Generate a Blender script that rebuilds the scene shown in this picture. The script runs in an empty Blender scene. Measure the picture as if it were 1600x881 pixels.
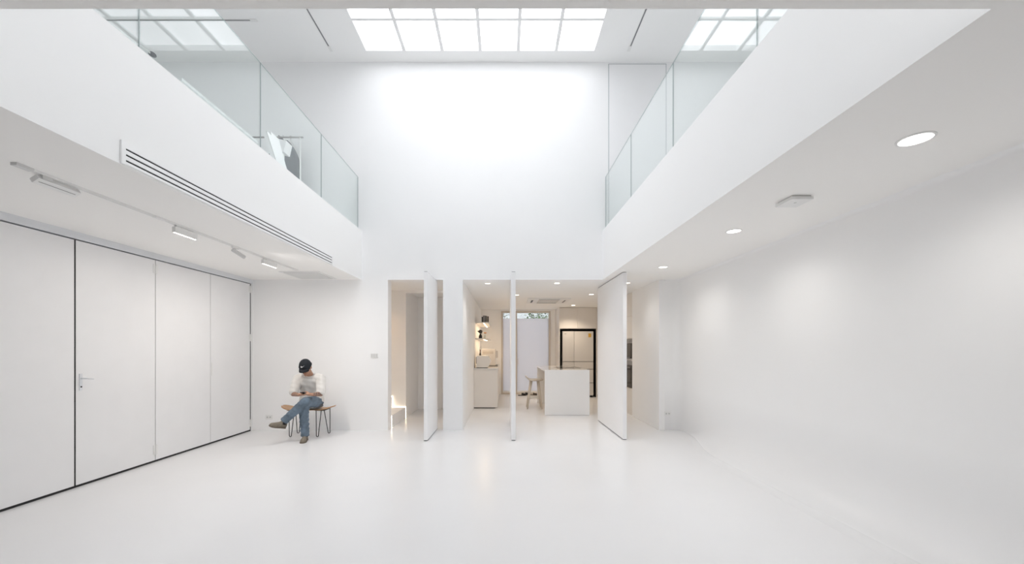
import bpy, bmesh, math, random
from mathutils import Vector, Matrix
random.seed(7)
S = bpy.context.scene
C = S.collection

# ------------------------------------------------------------------ camera, world, exposure
FPX, U0, V0 = 625.0, 788.0, 544.0        # focal length and vanishing point in 1600x881 pixels
EYE = 1.471
cam = bpy.data.cameras.new('camera')
camo = bpy.data.objects.new('camera', cam)
C.objects.link(camo)
camo.location = (0, 0, EYE)
camo.rotation_euler = (math.radians(90), 0, 0)
cam.sensor_width = 36.0
cam.sensor_fit = 'HORIZONTAL'
cam.lens = FPX / 1600 * 36
cam.shift_x = (800 - U0) / 1600
cam.shift_y = (V0 - 440.5) / 1600
cam.clip_start = 0.05
S.camera = camo

world = bpy.data.worlds.new('world')
S.world = world
world.use_nodes = True
wn = world.node_tree
bg = wn.nodes['Background']
bg.inputs[0].default_value = (0.90, 0.94, 1.0, 1)      # even overcast sky
bg.inputs[1].default_value = 2.8

S.view_settings.view_transform = 'Standard'
S.view_settings.look = 'None'
S.view_settings.exposure = 0.42
S.view_settings.gamma = 1.0
S.view_settings.use_curve_mapping = False
S.cycles.use_denoising = True
S.cycles.use_adaptive_sampling = True
S.cycles.adaptive_threshold = 0.05
S.cycles.adaptive_min_samples = 16
S.cycles.max_bounces = 14
S.cycles.diffuse_bounces = 12
S.cycles.glossy_bounces = 4
S.cycles.transmission_bounces = 4
S.cycles.transparent_max_bounces = 24
S.cycles.sample_clamp_indirect = 6.0
S.cycles.caustics_reflective = False
S.cycles.caustics_refractive = False

SKYLIGHT = 1.9          # radiance of the milky skylight panes under the overcast sky
DOWNLIGHT_W = 24.0       # each kitchen downlight
ROOM_DOWNLIGHT_W = 17.0
WARM = (1.0, 0.84, 0.66)
WARM2 = (1.0, 0.965, 0.92)

# ------------------------------------------------------------------ dimensions (metres, camera at x=0, y=0)
YB = 7.184              # main face of the back wall
WT = 0.22               # its thickness
ZL = 2.70               # low ceiling
ZF = 3.58               # top of the mezzanine fascia
ZT = 6.609              # high ceiling
XL = -4.52              # folding doors
XR = 3.14               # right wall
AL, AR, AF = -2.56, 1.765, 1.449   # atrium opening
YR = -4.5               # wall behind the camera
KL, KR = -0.747, 2.78   # kitchen opening
HL, HR = -2.09, -1.10   # hall opening
YK = 12.8               # kitchen rear wall


def at(u, v, y):
    return Vector(((u - U0) / FPX * y, y, EYE + (V0 - v) / FPX * y))


# ------------------------------------------------------------------ materials
MATS = {}


def mat(name, col, rough=0.5, metal=0.0, spec=0.5, noise=0.0, nscale=6.0, bump=0.0, bscale=40.0, coat=0.0, emit=None, estr=0.0):
    if name in MATS:
        return MATS[name]
    m = bpy.data.materials.new(name)
    m.use_nodes = True
    nt = m.node_tree
    b = nt.nodes['Principled BSDF']
    b.inputs['Base Color'].default_value = (*col, 1)
    b.inputs['Roughness'].default_value = rough
    b.inputs['Metallic'].default_value = metal
    b.inputs['Specular IOR Level'].default_value = spec
    if coat:
        b.inputs['Coat Weight'].default_value = coat
        b.inputs['Coat Roughness'].default_value = 0.1
    if emit:
        b.inputs['Emission Color'].default_value = (*emit, 1)
        b.inputs['Emission Strength'].default_value = estr
    tc = nt.nodes.new('ShaderNodeTexCoord')
    if noise:
        n = nt.nodes.new('ShaderNodeTexNoise')
        n.inputs['Scale'].default_value = nscale
        n.inputs['Detail'].default_value = 4
        nt.links.new(tc.outputs['Object'], n.inputs['Vector'])
        r = nt.nodes.new('ShaderNodeValToRGB')
        r.color_ramp.elements[0].position = 0.3
        r.color_ramp.elements[1].position = 0.7
        r.color_ramp.elements[0].color = (*[max(0, c * (1 - noise)) for c in col], 1)
        r.color_ramp.elements[1].color = (*[min(1, c * (1 + noise)) for c in col], 1)
        nt.links.new(n.outputs['Fac'], r.inputs['Fac'])
        nt.links.new(r.outputs['Color'], b.inputs['Base Color'])
    if bump:
        n2 = nt.nodes.new('ShaderNodeTexNoise')
        n2.inputs['Scale'].default_value = bscale
        nt.links.new(tc.outputs['Object'], n2.inputs['Vector'])
        bp = nt.nodes.new('ShaderNodeBump')
        bp.inputs['Strength'].default_value = bump
        bp.inputs['Distance'].default_value = 0.01
        nt.links.new(n2.outputs['Fac'], bp.inputs['Height'])
        nt.links.new(bp.outputs['Normal'], b.inputs['Normal'])
    MATS[name] = m
    return m


def emis(name, col, strength):
    if name in MATS:
        return MATS[name]
    m = bpy.data.materials.new(name)
    m.use_nodes = True
    nt = m.node_tree
    nt.nodes.clear()
    o = nt.nodes.new('ShaderNodeOutputMaterial')
    e = nt.nodes.new('ShaderNodeEmission')
    e.inputs[0].default_value = (*col, 1)
    e.inputs[1].default_value = strength
    nt.links.new(e.outputs[0], o.inputs[0])
    MATS[name] = m
    return m


def glass_mat(name, tint, refl=1.0, ior=1.45, rough=0.0):
    m = bpy.data.materials.new(name)
    m.use_nodes = True
    nt = m.node_tree
    nt.nodes.clear()
    o = nt.nodes.new('ShaderNodeOutputMaterial')
    tr = nt.nodes.new('ShaderNodeBsdfTransparent')
    tr.inputs[0].default_value = (*tint, 1)
    gl = nt.nodes.new('ShaderNodeBsdfGlossy')
    gl.inputs['Color'].default_value = (refl, refl, refl, 1)
    gl.inputs['Roughness'].default_value = rough
    lw = nt.nodes.new('ShaderNodeLayerWeight')          # Schlick reflectance, same from both sides of the sheet
    lw.inputs['Blend'].default_value = 0.5
    pw = nt.nodes.new('ShaderNodeMath')
    pw.operation = 'POWER'
    pw.inputs[1].default_value = 5.0
    nt.links.new(lw.outputs['Facing'], pw.inputs[0])
    fr = nt.nodes.new('ShaderNodeMath')
    fr.operation = 'MULTIPLY_ADD'
    fr.inputs[1].default_value = 0.96
    fr.inputs[2].default_value = 0.04
    nt.links.new(pw.outputs[0], fr.inputs[0])
    mx = nt.nodes.new('ShaderNodeMixShader')
    nt.links.new(fr.outputs[0], mx.inputs[0])
    nt.links.new(tr.outputs[0], mx.inputs[1])
    nt.links.new(gl.outputs[0], mx.inputs[2])
    nt.links.new(mx.outputs[0], o.inputs[0])
    MATS[name] = m
    return m


def frosted_mat():
    m = bpy.data.materials.new('frosted_film')
    m.use_nodes = True
    nt = m.node_tree
    nt.nodes.clear()
    o = nt.nodes.new('ShaderNodeOutputMaterial')
    tl = nt.nodes.new('ShaderNodeBsdfTranslucent')
    tl.inputs[0].default_value = (0.77, 0.76, 0.775, 1)
    pr = nt.nodes.new('ShaderNodeBsdfPrincipled')
    pr.inputs['Base Color'].default_value = (0.62, 0.61, 0.62, 1)
    pr.inputs['Roughness'].default_value = 0.25
    mx = nt.nodes.new('ShaderNodeMixShader')
    mx.inputs[0].default_value = 0.45
    nt.links.new(tl.outputs[0], mx.inputs[1])
    nt.links.new(pr.outputs[0], mx.inputs[2])
    nt.links.new(mx.outputs[0], o.inputs[0])
    return m


def wood_mat():
    m = mat('warm_plywood', (0.50, 0.29, 0.15), 0.4)
    nt = m.node_tree
    b = nt.nodes['Principled BSDF']
    tc = nt.nodes.new('ShaderNodeTexCoord')
    mp = nt.nodes.new('ShaderNodeMapping')
    mp.inputs['Scale'].default_value = (2, 26, 26)
    n = nt.nodes.new('ShaderNodeTexNoise')
    n.inputs['Scale'].default_value = 3
    n.inputs['Detail'].default_value = 6
    r = nt.nodes.new('ShaderNodeValToRGB')
    r.color_ramp.elements[0].color = (0.40, 0.21, 0.10, 1)
    r.color_ramp.elements[1].color = (0.60, 0.38, 0.21, 1)
    nt.links.new(tc.outputs['Object'], mp.inputs[0])
    nt.links.new(mp.outputs[0], n.inputs['Vector'])
    nt.links.new(n.outputs['Fac'], r.inputs[0])
    nt.links.new(r.outputs[0], b.inputs['Base Color'])
    return m


def skin_mat():
    m = mat('skin_with_ink', (0.48, 0.27, 0.18), 0.5)
    nt = m.node_tree
    b = nt.nodes['Principled BSDF']
    at_ = nt.nodes.new('ShaderNodeAttribute')
    at_.attribute_name = 'ink'
    tc = nt.nodes.new('ShaderNodeTexCoord')
    n = nt.nodes.new('ShaderNodeTexVoronoi')
    n.inputs['Scale'].default_value = 55
    r = nt.nodes.new('ShaderNodeValToRGB')
    r.color_ramp.elements[0].position = 0.25
    r.color_ramp.elements[1].position = 0.6
    r.color_ramp.elements[0].color = (1, 1, 1, 1)
    r.color_ramp.elements[1].color = (0.25, 0.25, 0.25, 1)
    mu = nt.nodes.new('ShaderNodeMath')
    mu.operation = 'MULTIPLY'
    mx = nt.nodes.new('ShaderNodeMix')
    mx.data_type = 'RGBA'
    mx.inputs[6].default_value = (0.48, 0.27, 0.18, 1)
    mx.inputs[7].default_value = (0.06, 0.055, 0.055, 1)
    nt.links.new(tc.outputs['Object'], n.inputs['Vector'])
    nt.links.new(n.outputs['Distance'], r.inputs[0])
    nt.links.new(r.outputs[0], mu.inputs[0])
    nt.links.new(at_.outputs['Fac'], mu.inputs[1])
    nt.links.new(mu.outputs[0], mx.inputs[0])
    nt.links.new(mx.outputs[2], b.inputs['Base Color'])
    return m


WALL = mat('white_wall_paint', (0.93, 0.93, 0.93), 0.6, spec=0.3, noise=0.006, nscale=2)
CEIL = mat('white_ceiling_paint', (0.93, 0.93, 0.925), 0.8, spec=0.2)
FLOOR = mat('white_epoxy_floor', (0.81, 0.81, 0.816), 0.26, spec=0.5, noise=0.012, nscale=1.2, bump=0.015, bscale=3)
COVE = mat('white_cove_paint', (0.93, 0.93, 0.93), 0.45, spec=0.4, noise=0.008, nscale=1.5)
DOORW = mat('white_door_lacquer', (0.91, 0.91, 0.915), 0.35, spec=0.4, noise=0.006, nscale=3)
FOLD = mat('light_grey_door_sheet', (0.86, 0.862, 0.87), 0.4, spec=0.4, noise=0.01, nscale=4)
ALU = mat('pale_grey_aluminium', (0.76, 0.78, 0.81), 0.35, spec=0.5)
GASKET = mat('black_gasket', (0.012, 0.012, 0.013), 0.7)
WBRIGHT = mat('bright_white_lacquer', (0.92, 0.92, 0.92), 0.4)
WPLAST = mat('white_plastic', (0.84, 0.84, 0.83), 0.4)
GPLAST = mat('grey_white_plastic', (0.70, 0.70, 0.69), 0.4)
DARKSLOT = mat('dark_slot', (0.14, 0.14, 0.16), 0.6)
BLACK = mat('matt_black', (0.012, 0.012, 0.014), 0.5)
BLACKM = mat('black_steel', (0.02, 0.02, 0.021), 0.35, metal=0.3)
BEIGE = mat('warm_white_laminate', (0.80, 0.765, 0.725), 0.4, noise=0.006, nscale=4)
SEAL = mat('grey_door_seal', (0.50, 0.53, 0.54), 0.6)
STONE = mat('pale_polished_stone', (0.74, 0.72, 0.69), 0.08, noise=0.03, nscale=8)
ISLE = mat('white_island_panel', (0.88, 0.88, 0.88), 0.35)
FRIDGE = mat('pale_steel_fridge', (0.64, 0.615, 0.585), 0.35, metal=0.1)
MULL = mat('skylight_bars', (0.86, 0.86, 0.86), 0.5)
LAMPW = emis('lamp_lens_white', (1.0, 0.96, 0.90), 4.0)
LAMPK = emis('lamp_lens_warm', (1.0, 0.86, 0.68), 6.0)
LEDK = emis('led_strip_warm', (1.0, 0.76, 0.48), 9.0)
LEDS = emis('led_strip_stair', (1.0, 0.82, 0.58), 9.0)
LEDT = emis('track_led_white', (1.0, 0.92, 0.85), 5.0)
SKYP = mat('milky_skylight_pane', (0.80, 0.80, 0.80), 0.6, spec=0.2, emit=(0.935, 0.955, 1.0), estr=SKYLIGHT)
GLASS = glass_mat('balustrade_glass', (0.962, 0.985, 0.98))
GEDGE = mat('glass_edge_green', (0.42, 0.48, 0.48), 0.2)
CLEAR = glass_mat('clear_window_glass', (0.93, 0.95, 0.94))
FROST = frosted_mat()
def cove_coat():
    # the floor epoxy is carried up the curve and fades into wall paint
    nt = COVE.node_tree
    bs = nt.nodes['Principled BSDF']
    tc = nt.nodes.new('ShaderNodeTexCoord')
    sp = nt.nodes.new('ShaderNodeSeparateXYZ')
    nt.links.new(tc.outputs['Object'], sp.inputs[0])
    mr = nt.nodes.new('ShaderNodeMapRange')
    mr.inputs['From Min'].default_value = 0.0
    mr.inputs['From Max'].default_value = 0.75
    nt.links.new(sp.outputs['Z'], mr.inputs['Value'])
    mx = nt.nodes.new('ShaderNodeMix')
    mx.data_type = 'RGBA'
    mx.inputs[6].default_value = (0.81, 0.81, 0.816, 1)
    mx.inputs[7].default_value = (0.93, 0.93, 0.93, 1)
    nt.links.new(mr.outputs['Result'], mx.inputs[0])
    nt.links.new(mx.outputs[2], bs.inputs['Base Color'])
    m2 = nt.nodes.new('ShaderNodeMapRange')
    m2.inputs['To Min'].default_value = 0.26
    m2.inputs['To Max'].default_value = 0.55
    m2.inputs['From Max'].default_value = 0.4
    nt.links.new(sp.outputs['Z'], m2.inputs['Value'])
    nt.links.new(m2.outputs['Result'], bs.inputs['Roughness'])


cove_coat()
WOOD = wood_mat()
SKIN = skin_mat()
CREAM = mat('cream_stool_plastic', (0.66, 0.60, 0.52), 0.4)
TRIMW = mat('warm_white_frame', (0.66, 0.61, 0.55), 0.45)
GREYCLOTH = mat('charcoal_grey_cloth', (0.16, 0.175, 0.185), 0.9, noise=0.08, nscale=20, bump=0.2, bscale=60)
JEANS = mat('faded_blue_denim', (0.14, 0.19, 0.245), 0.85, noise=0.28, nscale=9, bump=0.25, bscale=70)
SHIRT = mat('white_cotton', (0.74, 0.72, 0.69), 0.9, noise=0.03, nscale=10, bump=0.35, bscale=16)
CAPM = mat('black_navy_cap_cloth', (0.009, 0.012, 0.018), 0.8, bump=0.2, bscale=90)
SUEDE = mat('taupe_suede', (0.22, 0.19, 0.15), 0.9, noise=0.1, nscale=30)
SOLE = mat('brown_rubber_sole', (0.16, 0.13, 0.10), 0.8)
SOCK = mat('black_sock', (0.012, 0.012, 0.014), 0.9)
HAIR = mat('black_hair', (0.012, 0.010, 0.009), 0.6)
WHITEPRINT = mat('white_embroidery', (0.85, 0.85, 0.85), 0.7)
EYEW = mat('eye_white', (0.7, 0.68, 0.65), 0.2)
LIPS = mat('lip_skin', (0.40, 0.17, 0.13), 0.5)
LEAF = mat('green_leaf', (0.05, 0.085, 0.025), 0.6, noise=0.5, nscale=3)
BARK = mat('grey_bark', (0.10, 0.085, 0.07), 0.9)
CONC = mat('outdoor_concrete', (0.36, 0.36, 0.36), 0.9, noise=0.1, nscale=3)
YELLOW = mat('yellow_sticker', (0.62, 0.36, 0.05), 0.5)
SLATE = mat('slate_grey_print', (0.25, 0.24, 0.23), 0.5)
BROWN = mat('dark_brown_cover', (0.05, 0.035, 0.03), 0.6)
PAPER = mat('cream_paper', (0.66, 0.58, 0.48), 0.8)
OVENG = mat('black_oven_glass', (0.010, 0.010, 0.011), 0.08)
STEEL = mat('brushed_steel', (0.35, 0.34, 0.33), 0.3, metal=0.9)
ORANGE = mat('amber_flower', (0.50, 0.24, 0.09), 0.7)


# ------------------------------------------------------------------ mesh helpers
class MB:
    def __init__(self):
        self.v, self.f = [], []

    def add(self, vs, fs):
        n = len(self.v)
        self.v += [Vector(p) for p in vs]
        self.f += [tuple(i + n for i in q) for q in fs]
        return self

    def box(self, x0, x1, y0, y1, z0, z1):
        vs = [(x, y, z) for z in (z0, z1) for y in (y0, y1) for x in (x0, x1)]
        return self.add(vs, [(0, 2, 3, 1), (4, 5, 7, 6), (0, 1, 5, 4), (2, 6, 7, 3), (0, 4, 6, 2), (1, 3, 7, 5)])

    def obox(self, c, ax, ay, az):
        """box with centre c and half-extent vectors"""
        c, ax, ay, az = Vector(c), Vector(ax), Vector(ay), Vector(az)
        vs = [c + ax * i + ay * j + az * k for k in (-1, 1) for j in (-1, 1) for i in (-1, 1)]
        return self.add(vs, [(0, 2, 3, 1), (4, 5, 7, 6), (0, 1, 5, 4), (2, 6, 7, 3), (0, 4, 6, 2), (1, 3, 7, 5)])

    def rings(self, rr, cap=True):
        n = len(rr[0])
        vs = [p for r in rr for p in r]
        fs = []
        for i in range(len(rr) - 1):
            for j in range(n):
                a, b = i * n + j, i * n + (j + 1) % n
                fs.append((a, b, b + n, a + n))
        if cap:
            fs.append(tuple(reversed(range(n))))
            fs.append(tuple((len(rr) - 1) * n + j for j in range(n)))
        return self.add(vs, fs)

    def cyl(self, p0, p1, r0, r1=None, n=16):
        return self.tube([p0, p1], [r0, r0 if r1 is None else r1], n)

    def tube(self, pts, r, n=8, squash=None):
        pts = [Vector(p) for p in pts]
        rs = r if isinstance(r, (list, tuple)) else [r] * len(pts)
        t0 = (pts[1] - pts[0]).normalized()
        ref = Vector((0, 0, 1)) if abs(t0.z) < 0.9 else Vector((1, 0, 0))
        a = t0.cross(ref).normalized()
        rr = []
        for i, p in enumerate(pts):
            t = (pts[min(i + 1, len(pts) - 1)] - pts[max(i - 1, 0)]).normalized()
            a = (a - t * a.dot(t)).normalized()
            b = t.cross(a)
            rr.append([p + (a * math.cos(2 * math.pi * k / n) + b * math.sin(2 * math.pi * k / n)) * rs[i] for k in range(n)])
        return self.rings(rr)

    def capsule(self, p0, p1, r0, r1, n=14):
        p0, p1 = Vector(p0), Vector(p1)
        t = (p1 - p0).normalized()
        pts, rs = [], []
        for k in range(5):
            ang = math.pi / 2 * (1 - k / 4)
            pts.append(p0 - t * r0 * math.sin(ang) * 0.999)
            rs.append(max(r0 * math.cos(ang), r0 * 0.05))
        for k in range(5):
            ang = math.pi / 2 * k / 4
            pts.append(p1 + t * r1 * math.sin(ang) * 0.999)
            rs.append(max(r1 * math.cos(ang), r1 * 0.05))
        return self.tube(pts, rs, n)

    def chain(self, pts, rs, n=14):
        for i in range(len(pts) - 1):
            self.capsule(pts[i], pts[i + 1], rs[i], rs[i + 1], n)
        return self

    def ell(self, c, ax, ay, az, nu=20, nv=12, v0=-1.0, v1=1.0):
        c, ax, ay, az = Vector(c), Vector(ax), Vector(ay), Vector(az)
        rr = []
        for i in range(nv + 1):
            ph = math.pi / 2 * (v0 + (v1 - v0) * i / nv)
            cr, sr = max(math.cos(ph), 0.01), math.sin(ph)
            rr.append([c + ax * cr * math.cos(2 * math.pi * k / nu) + ay * cr * math.sin(2 * math.pi * k / nu) + az * sr for k in range(nu)])
        return self.rings(rr)

    def lathe(self, prof, c, n=24, cap=True):
        c = Vector(c)
        return self.rings([[c + Vector((r * math.cos(2 * math.pi * k / n), r * math.sin(2 * math.pi * k / n), z)) for k in range(n)] for r, z in prof], cap)

    def prism(self, poly, axis, a0, a1):
        def P(p, a):
            return {'x': (a, p[0], p[1]), 'y': (p[0], a, p[1]), 'z': (p[0], p[1], a)}[axis]
        return self.rings([[P(p, a0) for p in poly], [P(p, a1) for p in poly]])


WLOC = {}


def finish(me, smooth):
    if smooth:
        for p in me.polygons:
            p.use_smooth = True
    return me


def mk(name, mb, material, parent=None, smooth=False, bevel=0.0, base=None, **tags):
    """link a mesh; coordinates in mb are world coordinates"""
    me = bpy.data.meshes.new(name)
    if parent is not None:
        off = WLOC[parent.name]
    elif base is not None:
        off = Vector(base)
    else:
        xs = [p.x for p in mb.v]
        ys = [p.y for p in mb.v]
        zs = [p.z for p in mb.v]
        off = Vector(((min(xs) + max(xs)) / 2, (min(ys) + max(ys)) / 2, min(zs)))
    me.from_pydata([p - off for p in mb.v], [], mb.f)
    bm = bmesh.new()
    bm.from_mesh(me)
    bmesh.ops.recalc_face_normals(bm, faces=bm.faces)
    if bevel:
        bmesh.ops.bevel(bm, geom=[e for e in bm.edges], offset=bevel, segments=2, profile=0.7, affect='EDGES', clamp_overlap=True)
    bm.to_mesh(me)
    bm.free()
    me.materials.append(material)
    finish(me, smooth)
    o = bpy.data.objects.new(name, me)
    C.objects.link(o)
    if parent is not None:
        o.parent = parent
        WLOC[o.name] = off.copy()
    else:
        o.location = off
        WLOC[o.name] = off.copy()
    for k, v in tags.items():
        o[k] = v
    return o


def thing(name, loc, label, category, group=None, kind=None):
    o = bpy.data.objects.new(name, None)
    o.empty_display_size = 0.1
    C.objects.link(o)
    o.location = loc
    o['label'] = label
    o['category'] = category
    if group:
        o['group'] = group
    if kind:
        o['kind'] = kind
    WLOC[o.name] = Vector(loc)
    return o


def struct(name, mb, material, label, category, parent=None, **kw):
    return mk(name, mb, material, parent, label=label, category=category, kind='structure', **kw)


def remesh(mb, voxel, smooth_it=6):
    """fuse overlapping closed shapes into one continuous surface"""
    me = bpy.data.meshes.new('tmp')
    me.from_pydata([tuple(p) for p in mb.v], [], mb.f)
    bm = bmesh.new()
    bm.from_mesh(me)
    bmesh.ops.recalc_face_normals(bm, faces=bm.faces)
    bm.to_mesh(me)
    bm.free()
    o = bpy.data.objects.new('tmp', me)
    C.objects.link(o)
    r = o.modifiers.new('r', 'REMESH')
    r.mode = 'VOXEL'
    r.voxel_size = voxel
    if smooth_it:
        s = o.modifiers.new('s', 'SMOOTH')
        s.factor = 0.5
        s.iterations = smooth_it
    dg = bpy.context.evaluated_depsgraph_get()
    dg.update()
    m2 = bpy.data.meshes.new_from_object(o.evaluated_get(dg))
    out = MB()
    out.v = [v.co.copy() for v in m2.vertices]
    out.f = [tuple(p.vertices) for p in m2.polygons]
    bpy.data.objects.remove(o)
    bpy.data.meshes.remove(me)
    bpy.data.meshes.remove(m2)
    return out


def lamp_spot(name, loc, watts, col, parent, angle=130, blend=1.0, size=0.05, rot=(0, 0, 0)):
    l = bpy.data.lights.new(name, 'SPOT')
    l.energy = watts
    l.color = col
    l.spot_size = math.radians(angle)
    l.spot_blend = blend
    l.shadow_soft_size = size
    o = bpy.data.objects.new(name, l)
    C.objects.link(o)
    o.parent = parent
    o.location = Vector(loc) - WLOC[parent.name]
    o.rotation_euler = rot
    return o


# ================================================================== THE SETTING
struct('floor', MB().box(-5.0, 3.6, YR, YK + 0.05, -0.12, 0.0), FLOOR, 'glossy white seamless epoxy floor running through to the kitchen', 'floor')

# back wall with the two openings and the low ends
b = MB()
b.box(-6.6, HL, YB, YB + WT, 0, ZT + 0.1)
b.box(HL, HR, YB, YB + WT, ZL, ZT + 0.1)
b.box(HR, KL, YB, YB + WT, 0, ZT + 0.1)
b.box(KL, KR, YB, YB + WT, ZL, ZT + 0.1)
b.box(KR, 4.8, YB, YB + WT, ZL, ZT + 0.1)
b.box(KR + 0.1, 3.4, YB + 0.03, YB + WT, 0, ZL)
struct('wall_back', b, WALL, 'tall white double-height end wall above the door openings', 'wall')

struct('wall_left', MB().box(-4.80, -4.66, YR, YB, 0, ZL), WALL, 'white wall carrying the folding doors', 'wall')
struct('wall_front', MB().box(-4.8, 3.4, YR - 0.15, YR, 0, ZL), mat('light_damping_grey', (0.28, 0.29, 0.30), 0.8), 'unseen dark grey wall behind the viewpoint, toned to lower the light', 'wall')  # out-of-view wall, made dark grey to cut light near the camera
struct('wall_upper_left', MB().box(-6.75, -6.6, YR, YB + WT, ZF, ZT), WALL, 'white wall at the back of the clothes-rack mezzanine', 'wall')
struct('wall_upper_right', MB().box(4.8, 4.95, YR, YB + WT, ZF, ZT), WALL, 'white wall at the back of the mezzanine opposite the clothes rack', 'wall')
struct('wall_upper_front', MB().box(-6.75, 4.95, YR - 0.15, YR, ZF, ZT), WALL, 'white upper wall above the viewpoint', 'wall')

# right wall: cove into the floor, rounded corner to the back wall
R = 0.16
path = []
ny = 46
for i in range(ny):
    y = YR + (YB - R - YR) * i / (ny - 1)
    path.append((XR, y, -1, 0))
for i in range(1, 9):
    a = math.pi / 2 * i / 8
    path.append((XR - R + R * math.cos(a), YB - R + R * math.sin(a), -math.cos(a), -math.sin(a)))
path.append((KR + 0.1, YB, 0, -1))
rows = []
for (x, y, nx, nyy) in path:
    t = min(1, max(0, (y - 5.3) / 1.7))
    t = t * t * (3 - 2 * t)
    rf = 0.46 * (1 - t) + 0.015 * t
    if nyy < -0.5:
        rf = 0.015
    rc = 0.04
    prof = []
    for k in range(13):
        a = math.pi / 2 * k / 12
        prof.append((rf * (1 - math.sin(a)), rf * (1 - math.cos(a)) + 0.0004))
    for k in range(1, 13):
        prof.append((0, rf + (ZL - rc - rf) * k / 12))
    for k in range(1, 7):
        a = math.pi / 2 * k / 6
        prof.append((rc * (1 - math.cos(a)), ZL - rc + rc * math.sin(a)))
    rows.append([Vector((x + nx * d, y + nyy * d, z)) for d, z in prof])
b = MB()
n = len(rows[0])
b.v = [p for r in rows for p in r]
for i in range(len(rows) - 1):
    for j in range(n - 1):
        b.f.append((i * n + j, i * n + j + 1, (i + 1) * n + j + 1, (i + 1) * n + j))
o = struct('wall_right', b, COVE, 'blank white wall curving into the floor like a photo studio cove', 'wall', smooth=True)
struct('wall_right_outer', MB().box(XR + 0.02, XR + 0.2, YR, YB + 0.05, 0, ZL), WALL, 'solid masonry behind the curved white wall', 'wall')

# mezzanine slabs (their edge is the deep white fascia, their underside the low ceiling)
struct('ceiling_left', MB().box(-6.6, AL, YR, YB, ZL, ZF), CEIL, 'deep white mezzanine edge above the folding doors', 'ceiling')
struct('ceiling_right', MB().box(AR, 4.8, YR, YB, ZL, ZF), CEIL, 'deep white mezzanine edge with the round downlights under it', 'ceiling')
struct('ceiling_front', MB().box(AL, AR, YR, AF, ZL, ZF), CEIL, 'low white ceiling band along the top of the view', 'ceiling')

SOFF = mat('soffit_brightened_warm', (0.95, 0.94, 0.92), 0.8, spec=0.2)  # undersides lightened and warmed in colour to stand for bounced light
for nm in ('ceiling_left', 'ceiling_right', 'ceiling_front'):
    me = bpy.data.objects[nm].data
    me.materials.append(SOFF)
    for p in me.polygons:
        if p.normal.z < -0.9:
            p.material_index = 1

# high ceiling with skylight opening
SX0, SX1, SY0, SY1 = -2.387, 1.554, 1.70, 6.91
b = MB()
b.box(-6.75, SX0, YR, YB, ZT, ZT + 0.36)
b.box(SX1, 4.95, YR, YB, ZT, ZT + 0.36)
b.box(SX0, SX1, YR, SY0, ZT, ZT + 0.36)
b.box(SX0, SX1, SY1, YB, ZT, ZT + 0.36)
struct('ceiling_high', b, CEIL, 'high white ceiling around the gridded skylight', 'ceiling')

sk = thing('window_1', (0, 4.3, ZT), 'gridded milky-white skylight in the high ceiling', 'skylight', kind='structure')
NX, NY = 6, 8
px, py = (SX1 - SX0) / NX, (SY1 - SY0) / NY
for i in range(NX + 1):
    w = 0.027
    x = min(max(SX0 + i * px, SX0 + w), SX1 - w)
    if 0 < i < NX:
        mk('mullion', MB().box(x - w, x + w, SY0, SY1, ZT + 0.0, ZT + 0.035), MULL, sk)
for j in range(1, NY):
    y = SY0 + j * py
    mk('transom', MB().box(SX0, SX1, y - 0.024, y + 0.024, ZT + 0.002, ZT + 0.033), MULL, sk)
b = MB()
for i in range(NX):
    for j in range(NY):
        mk('pane', MB().box(SX0 + i * px + 0.001, SX0 + (i + 1) * px - 0.001, SY0 + j * py + 0.001, SY0 + (j + 1) * py - 0.001, ZT + 0.10, ZT + 0.11), SKYP, sk)

# tall flush panel door on the back wall of the mezzanine
pd = thing('door_6', (2.39, YB, ZF), 'tall white flush door behind the glass railing on the upper level', 'door', kind='structure')
for xa in (1.868, 2.898):
    mk('edge_seal', MB().box(xa, xa + 0.012, YB - 0.006, YB, ZF, ZT - 0.045), SEAL, pd)
mk('head_seal', MB().box(1.868, 2.910, YB - 0.006, YB, ZT - 0.045, ZT - 0.033), SEAL, pd)
mk('leaf', MB().box(1.880, 2.898, YB - 0.009, YB, ZF, ZT - 0.046), DOORW, pd)

# kitchen shell
struct('wall_kitchen_left', MB().box(HR, KL, YB + WT, YK, 0, ZL), WALL, 'white kitchen wall behind the shelves', 'wall')
struct('wall_kitchen_right', MB().box(KR, KR + 0.1, YB, 8.70, 0, ZL).box(3.42, 3.5, 8.60, YK, 0, ZL).box(KR + 0.1, 3.5, 8.60, 8.70, 0, ZL), WALL,
       'white return wall beside the oven column', 'wall')
DX0, DX1, DZ1 = -0.10, 1.475, 2.655
b = MB().box(HR, DX0, YK, YK + 0.15, 0, ZL).box(DX1, 3.5, YK, YK + 0.15, 0, ZL).box(DX0, DX1, YK, YK + 0.15, DZ1, ZL)
struct('wall_kitchen_back', b, WALL, 'kitchen end wall around the frosted garden door', 'wall')
struct('ceiling_kitchen', MB().box(HR, 3.5, YB + WT, YK + 0.15, ZL, ZL + 0.15), CEIL, 'white kitchen ceiling with small warm downlights', 'ceiling')

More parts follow.
